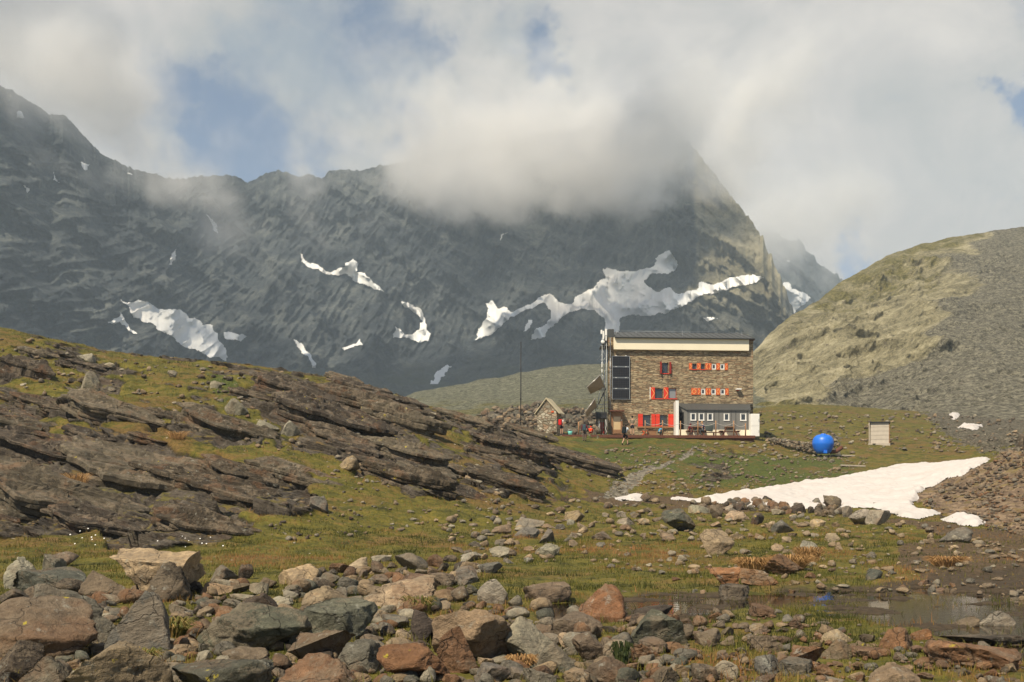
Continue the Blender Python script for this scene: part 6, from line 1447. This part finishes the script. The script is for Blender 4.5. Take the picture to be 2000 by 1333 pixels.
# ---- smaller stones, each its own object
def free(u, v, w, pad=0.42):
    return all(abs(u - a) > (w + c) * pad or abs(v - b) > (w * .6 + d) * pad for a, b, c, d in occupied)
SZ = lambda w: 'small' if w < 34 else ('medium sized' if w < 62 else 'large')
ZONES = [
 ("foreground", [(0,1160),(250,1180),(560,1130),(760,1085),(960,1090),(960,1120),(860,1150),(860,1200),(1130,1210),(1330,1210),(1330,1333),(0,1333)], 104, (38, 100), .46, ['grey','grey','brown','tan','dark','rust','grey','pale','tan','cream'], "in the boulder bed at the bottom left and middle"),
 ("backedge", [(540,1130),(640,1110),(760,1085),(900,1080),(950,1110),(880,1150),(700,1150),(580,1170)], 30, (26, 60), .6, ['grey','tan','brown','dark','pale','grey'], "in the far fringe of the boulder bed"),
 ("lowright", [(1330,1215),(1500,1190),(1720,1235),(1830,1275),(2000,1310),(2000,1333),(1330,1333)], 34, (24, 76), .5, ['brown','rust','grey','tan','brown','red'], "in the grass at the lower right"),
 ("meadow", [(1090,1010),(1200,985),(1400,992),(1660,1000),(1670,1080),(1560,1085),(1440,1060),(1250,1060),(1100,1040)], 44, (18, 58), .45, ['grey','tan','pale','cream','tan','brown'], "among the stones across the middle meadow"),
 ("leftmeadow", [(1000,1010),(1120,1000),(1130,1090),(960,1100),(880,1080)], 18, (22, 62), .42, ['grey','tan','brown','pale'], "on the grass left of the middle meadow stones"),
 ("line", [(1400,982),(1590,990),(1640,990),(1660,1004),(1560,1000),(1400,992)], 16, (14, 34), .75, ['brown','rust','grey','dark','tan'], "in the line of stones along the snow edge"),
 ("pondside", [(1260,1100),(1500,1090),(1860,1090),(1900,1170),(1600,1160),(1300,1170)], 16, (16, 34), .45, ['rust','red','grey','tan'], "on the wet grass beyond the pond"),
 ("hill", [(120,690),(420,740),(460,800),(560,880),(380,830),(180,760)], 16, (9, 24), .6, ['pale','cream','grey'], "on the grassy strip of the rocky hill"),
 ("footleft", [(430,1060),(640,1000),(860,1040),(1000,1010),(900,1075),(640,1085),(440,1090)], 20, (14, 48), .45, ['grey','dark','brown','grey'], "in the grass at the foot of the rocky hill"),
 ("knoll", [(1200,890),(1480,885),(1520,925),(1400,965),(1240,960)], 18, (9, 30), .5, ['brown','tan','grey','pale'], "on the grass slope below the refuge"),
]
total = len(HERO)
for zn, poly, n, (w0, w1), asp, tones, where in ZONES:
    pa = np.array(poly); made = tries = 0
    while made < n and tries < n * 40 and total < 298:
        tries += 1; u = rr.uniform(pa[:, 0].min(), pa[:, 0].max()); v = rr.uniform(pa[:, 1].min(), pa[:, 1].max())
        if not inpoly(np.array([u]), np.array([v]), poly)[0]: continue
        w = w0 + (w1 - w0) * rr.random() ** 1.8; h = w * asp * rr.uniform(.7, 1.25)
        if not free(u, v, w, 0.36): continue
        tn = rr.choice(tones); kd = rr.choice('bbssw' if w < 48 else 'fbSsw')
        rock_px(u - w / 2, v - h / 2, u + w / 2, v + h / 2, kd, rr.randrange(12), tn, f"{SZ(w)} {WORD[tn]} stone {where}", f"{SZ(w)} {WORD[tn]} stones {where}", (rr.uniform(-.2, .2), rr.uniform(-.22, .22)), rr.uniform(0, 6.28), sink=0.28)
        occupied.append((u, v, w, h)); made += 1; total += 1

# ---- countless small stones: one mesh per kind of ground
def scatter(name, n, poly, w0, w1, tones, seed, ymax=140, asp=0.6, mask=None, label=None, power=2.2, lift=0.1):
    r = np.random.default_rng(seed); pa = np.array(poly, float); U = []; 
    u = r.uniform(pa[:, 0].min(), pa[:, 0].max(), n * 6); v = r.uniform(pa[:, 1].min(), pa[:, 1].max(), n * 6); ok = inpoly(u, v, poly); u, v = u[ok][:n * 2], v[ok][:n * 2]
    shapes = [rock_shape(300 + i, sub=2, cuts=7) for i in range(8)]
    VV, TT, CC = [], [], []; base = 0; cnt = 0
    clump = fbm(u * 0.02, v * 0.05, seed, 3)
    for a, b, cl in zip(u, v, clump):
        if cnt >= n: break
        if r.random() > 0.5 + cl * 0.9: continue
        j = int(np.argmin(np.abs(GU - a))); vv = HZ - F * (Z[:, j] - CZ) / GY; k = np.where((vv <= b) & (GY > 5))[0]
        if not len(k): continue
        y = GY[k[0]]
        if y > ymax: continue
        x = (a - 1000) / F * y; z = Z[k[0], j]
        if mask is not None and not mask(k[0], j): continue
        w = (w0 + (w1 - w0) * r.random() ** power) / F * y
        P_, T_ = shapes[r.integers(8)]; an = r.uniform(0, 6.28); c, s = math.cos(an), math.sin(an)
        q = P_ * np.array([w, w * r.uniform(.6, 1), w * asp * r.uniform(.6, 1.3)]); q = np.stack([q[:, 0] * c - q[:, 1] * s, q[:, 0] * s + q[:, 1] * c, q[:, 2]], 1)
        q += np.array([x, y, z - w * asp * (0.3 - lift)])
        t = np.array(TONE[tones[r.integers(len(tones))]]) * r.uniform(.8, 1.2)
        VV.append(q); TT.append(T_ + base); CC.append(np.repeat(np.append(t, 1)[None], len(q), 0)); base += len(q); cnt += 1
    o = raw_mesh(name, np.concatenate(VV), np.concatenate(TT), rm_stuff, True, {'tint': np.concatenate(CC)})
    return tag(o, kind='stuff')
rm_stuff = rm.copy(); rm_stuff.name = "loose_stone"
_n = NT(rm_stuff.node_tree)
_at = _n.new('ShaderNodeAttribute'); _at.attribute_name = 'tint'
for lk in list(rm_stuff.node_tree.links):
    if lk.from_socket.name == 'Color' and lk.from_node.bl_idname == 'ShaderNodeObjectInfo':
        ts = lk.to_socket; rm_stuff.node_tree.links.remove(lk); _n.l.new(_at.outputs['Color'], ts)
ALLT = ['grey', 'green', 'brown', 'tan', 'pale', 'rust', 'dark']
scatter("rubble", 900, [(0,1150),(250,1165),(540,1130),(760,1085),(980,1090),(880,1150),(1130,1210),(1340,1200),(1340,1345),(0,1345)], 14, 56, ALLT, 1, 22, power=1.6)
scatter("rubble", 420, [(1330,1200),(1500,1190),(1720,1230),(2000,1290),(2000,1345),(1330,1345)], 8, 34, ['brown', 'rust', 'grey', 'tan', 'red'], 2, 22)
scatter("rubble", 700, [(860,1000),(1200,975),(1660,996),(2000,1060),(2000,1180),(1500,1150),(1100,1100),(860,1100)], 5, 24, ['grey', 'tan', 'pale', 'cream', 'tan', 'brown'], 3, 70)
scatter("rubble", 700, [(1790,975),(1930,905),(2010,870),(2010,1050),(1930,1035),(1830,1010)], 4, 13, ['brown', 'dark', 'rust', 'grey'], 4, 80)
scatter("rubble", 900, [(1180,880),(1480,860),(1700,880),(1690,925),(1400,965),(1190,975)], 3, 11, ['brown', 'tan', 'pale', 'grey'], 5, 100)
scatter("rubble", 900, [(0,650),(250,690),(700,750),(900,830),(1200,915),(1100,990),(800,1040),(500,1070),(600,900),(300,830),(0,760)], 3, 16, ['pale', 'grey', 'tan', 'brown', 'dark'], 6, 80)
scatter("rubble", 700, [(1480,800),(2000,820),(2000,890),(1650,880),(1490,870)], 2.5, 11, ['brown', 'tan', 'pale', 'dark', 'grey'], 7, 170)
scatter("rubble", 500, [(930,775),(1080,775),(1190,765),(1195,850),(1090,852),(930,838)], 5, 18, ['grey', 'brown', 'dark', 'tan', 'dark'], 8, 170, asp=0.75, power=1.6, lift=0.15)
scatter("rubble", 160, [(1365,980),(1590,990),(1640,992),(1660,1006),(1560,1004),(1380,994)], 8, 22, ['brown', 'rust', 'grey', 'dark', 'tan'], 9, 80, asp=0.8)
# ---- dry stone wall beside the tank
def dry_wall():
    r = np.random.default_rng(77); VV, TT, CC = [], [], []; base = 0; shapes = [rock_shape(320 + i, sub=2, cuts=8) for i in range(8)]
    for k in range(300):
        t = r.uniform(0, 1); u = 1503 + t * 92; vt = 856 + t * 9.5; vb = 860 + t * 27; v = vt + (vb - vt) * r.uniform(0, 1); y = 94 - 6.3 * t + (v - vt) * -0.012
        p = pt(u, v, y); w = r.uniform(.22, .5); P_, T_ = shapes[r.integers(8)]; q = P_ * np.array([w, w * .8, w * r.uniform(.4, .65)]); q[:, 2] -= w * .3
        VV.append(q + np.array(p)); TT.append(T_ + base); CC.append(np.repeat(np.append(np.array(TONE[['grey', 'brown', 'dark', 'tan', 'pale', 'dark'][r.integers(6)]]) * r.uniform(.7, 1.1), 1)[None], len(q), 0)); base += len(q)
    o = raw_mesh("dry_stone_wall", np.concatenate(VV), np.concatenate(TT), rm_stuff, True, {'tint': np.concatenate(CC)})
    tag(o, "dry stone retaining wall of dark loose stones sloping down to the blue tank", "wall")
dry_wall()

# ================================================================== GRASS
gmat, nt, bs = material("grass_blades")
at = nt.new('ShaderNodeAttribute'); at.attribute_name = 'tint'; nt.put(bs.inputs['Base Color'], at.outputs['Color']); bs.inputs['Roughness'].default_value = 0.7; bs.inputs['Specular IOR Level'].default_value = 0.2
def blades(name, n, u0, u1, y0, y1, h0, h1, wid, seed, dens, palette):
    r = np.random.default_rng(seed)
    y = np.sqrt(r.uniform(y0 ** 1.2, y1 ** 1.2, n) ** (2 / 1.2)); u = r.uniform(u0, u1, n); x = (u - 1000) / F * y
    d = dens(x, y); k = r.random(n) < d; x, y = x[k], y[k]; m = len(x)
    z = ground_z_arr(x, y) - 0.01
    cl = fbm(x * 1.7, y * 1.7, 5.0, 3); h = (h0 + (h1 - h0) * r.random(m) ** 2) * np.clip(1 + cl * 0.9, .35, 2.0)
    an = r.uniform(0, 6.28, m); w = wid * (0.6 + 0.8 * r.random(m)) * (0.6 + y / 30); lean = h * r.uniform(.1, .75, m); la = r.uniform(0, 6.28, m)
    dx, dy = np.cos(an) * w, np.sin(an) * w; lx, ly = np.cos(la) * lean, np.sin(la) * lean
    b = np.stack([x, y, z], 1); A = b - np.stack([dx, dy, 0 * x], 1); B = b + np.stack([dx, dy, 0 * x], 1)
    mid = b + np.stack([lx * .35, ly * .35, h * .6], 1); C = mid + np.stack([dx, dy, 0 * x], 1) * .6; D = mid - np.stack([dx, dy, 0 * x], 1) * .6; T = b + np.stack([lx, ly, h], 1)
    V = np.stack([A, B, C, D, T], 1).reshape(-1, 3); i0 = np.arange(m) * 5
    Q = np.stack([np.stack([i0, i0 + 1, i0 + 2], 1), np.stack([i0, i0 + 2, i0 + 3], 1), np.stack([i0 + 3, i0 + 2, i0 + 4], 1)], 1).reshape(-1, 3)
    g = np.clip(fbm(x * .45, y * .45, 2.0, 5) * 1.05 + fbm(x * .12, y * .12, 6.0, 3) * .5 + .42 + r.normal(0, .16, m), 0, 1); pal = np.array(palette)
    f = g * (len(pal) - 1); i = np.clip(f.astype(int), 0, len(pal) - 2); c = pal[i] * (1 - (f - i))[:, None] + pal[i + 1] * (f - i)[:, None]; c = c * r.uniform(.75, 1.25, m)[:, None]
    c5 = np.repeat(np.concatenate([c, np.ones((m, 1))], 1)[:, None], 5, 1).reshape(-1, 4)
    o = raw_mesh(name, V, Q, gmat, False, {'tint': c5}); return tag(o, kind='stuff')
PAL = [(.030, .036, .006), (.080, .085, .012), (.140, .125, .022), (.20, .135, .036), (.24, .115, .042)]
def tuft(u, v, wpx, hpx, n, label, seed, pal):
    g = ground_hit(u, v, 5); r = np.random.default_rng(seed); k = g.y / F; R0 = wpx * k / 2; H = hpx * k
    a = r.uniform(0, 6.28, n); q = R0 * 0.55 * np.sqrt(r.random(n)); bx_, by_ = np.cos(a) * q, np.sin(a) * q * .6; h = H * r.uniform(.6, 1.1, n); out = R0 * r.uniform(.2, .9, n)
    ox, oy = np.cos(a) * out, np.sin(a) * out * .6; w = .006 + .004 * r.random(n); V = []; Q = []
    for s_, hh_, ww in ((0, 0, 1), (.35, .75, .9), (.75, 1.0, .6), (1.1, .8, .1)):
        V.append(np.stack([bx_ + ox * s_ - w * ww, by_ + oy * s_, h * hh_], 1)); V.append(np.stack([bx_ + ox * s_ + w * ww, by_ + oy * s_, h * hh_], 1))
    V = np.stack(V, 1).reshape(-1, 3); i0 = np.arange(n) * 8
    Q = np.concatenate([np.stack([i0 + j, i0 + j + 1, i0 + j + 3, i0 + j + 2], 1) for j in (0, 2, 4)])
    p_ = np.array(pal); c = p_[r.integers(0, len(p_), n)] * r.uniform(.7, 1.3, n)[:, None]; c8 = np.repeat(np.concatenate([c, np.ones((n, 1))], 1)[:, None], 8, 1).reshape(-1, 4)
    o = raw_mesh("grass_tuft", V, Q, gmat, False, {'tint': c8}); o.location = g + Vector((0, 0, -0.02)); return tag(o, label, "grass tuft", "tall grass tufts")
STRAW = [(.34, .19, .075), (.26, .14, .05), (.40, .24, .10), (.20, .11, .04)]; OLIVE = [(.08, .085, .016), (.14, .12, .03), (.22, .15, .05)]
tuft(1470, 1118, 80, 26, 420, "straw coloured grass tuft on the left of the orange rock heap", 1, STRAW); tuft(1545, 1112, 90, 28, 460, "straw coloured grass tuft between the orange rocks of the heap", 2, STRAW); tuft(1580, 1100, 60, 30, 300, "upright straw tuft at the right end of the orange rock heap", 3, STRAW)
tuft(1848, 1108, 80, 20, 420, "low straw coloured tussock on the wet ground at the right", 4, STRAW); tuft(820, 1200, 60, 36, 200, "olive grass tuft behind the egg shaped rusty boulder", 5, OLIVE); tuft(1020, 1312, 60, 34, 180, "straw tuft among the bottom middle boulders", 6, STRAW)
tuft(332, 1245, 90, 40, 300, "mossy olive grass tuft between the left bed boulders", 7, OLIVE); tuft(278, 1300, 80, 30, 260, "low green tuft right of the pale tan wedge shaped rock", 8, OLIVE); tuft(1214, 1305, 36, 50, 120, "dark green leafy tuft beside the pale stone at the bottom", 9, [(.02, .032, .008), (.04, .05, .014)])
tuft(150, 950, 60, 26, 160, "dry grass tuft growing on the big left outcrop", 10, STRAW); tuft(345, 858, 50, 16, 160, "orange dry tuft on the left outcrop's top", 11, STRAW)
def flowers(n, poly, seed):
    r = np.random.default_rng(seed); V = []; Q = []; b = 0
    while b < n:
        u, v = r.uniform(0, 460), r.uniform(1040, 1085)
        if not inpoly(np.array([u]), np.array([v]), poly)[0]: continue
        g = ground_hit(u, v, 5); s = .02 * r.uniform(.7, 1.2); z = g.z + r.uniform(.05, .16); a = np.arange(6) * np.pi / 3
        V.append(np.concatenate([np.stack([g.x + np.cos(a) * s, g.y + np.sin(a) * s * .8, z + np.sin(a) * s * .7], 1), [[g.x, g.y - .004, z + .012]]])); Q += [[b * 7 + i, b * 7 + (i + 1) % 6, b * 7 + 6] for i in range(6)]; b += 1
    o = raw_mesh("flowers", np.concatenate(V), np.array(Q), m_white, False); return tag(o, kind='stuff')
flowers(32, [(140, 1042), (420, 1052), (440, 1080), (130, 1068)], 3)
def dens_meadow(x, y):
    k = (1 - field_at(rk, x, y)) * (1 - np.clip(field_at(POND, x, y) * 1.15, 0, 1) * .72) * (1 - field_at(MUD, x, y) * .65) * (1 - field_at(foot, x, y) * .25) * (1 - field_at(MOUND, x, y) * .85)
    return np.clip(k * (0.55 + fbm(x * .8, y * .8, 3.0, 3) * .9), 0, 1)
blades("grass", 300000, -150, 2150, 8.5, 34, .03, .11, .0042, 21, dens_meadow, PAL)
blades("grass", 120000, -100, 2100, 30, 70, .05, .13, .0045, 22, lambda x, y: dens_meadow(x, y) * .9, PAL)
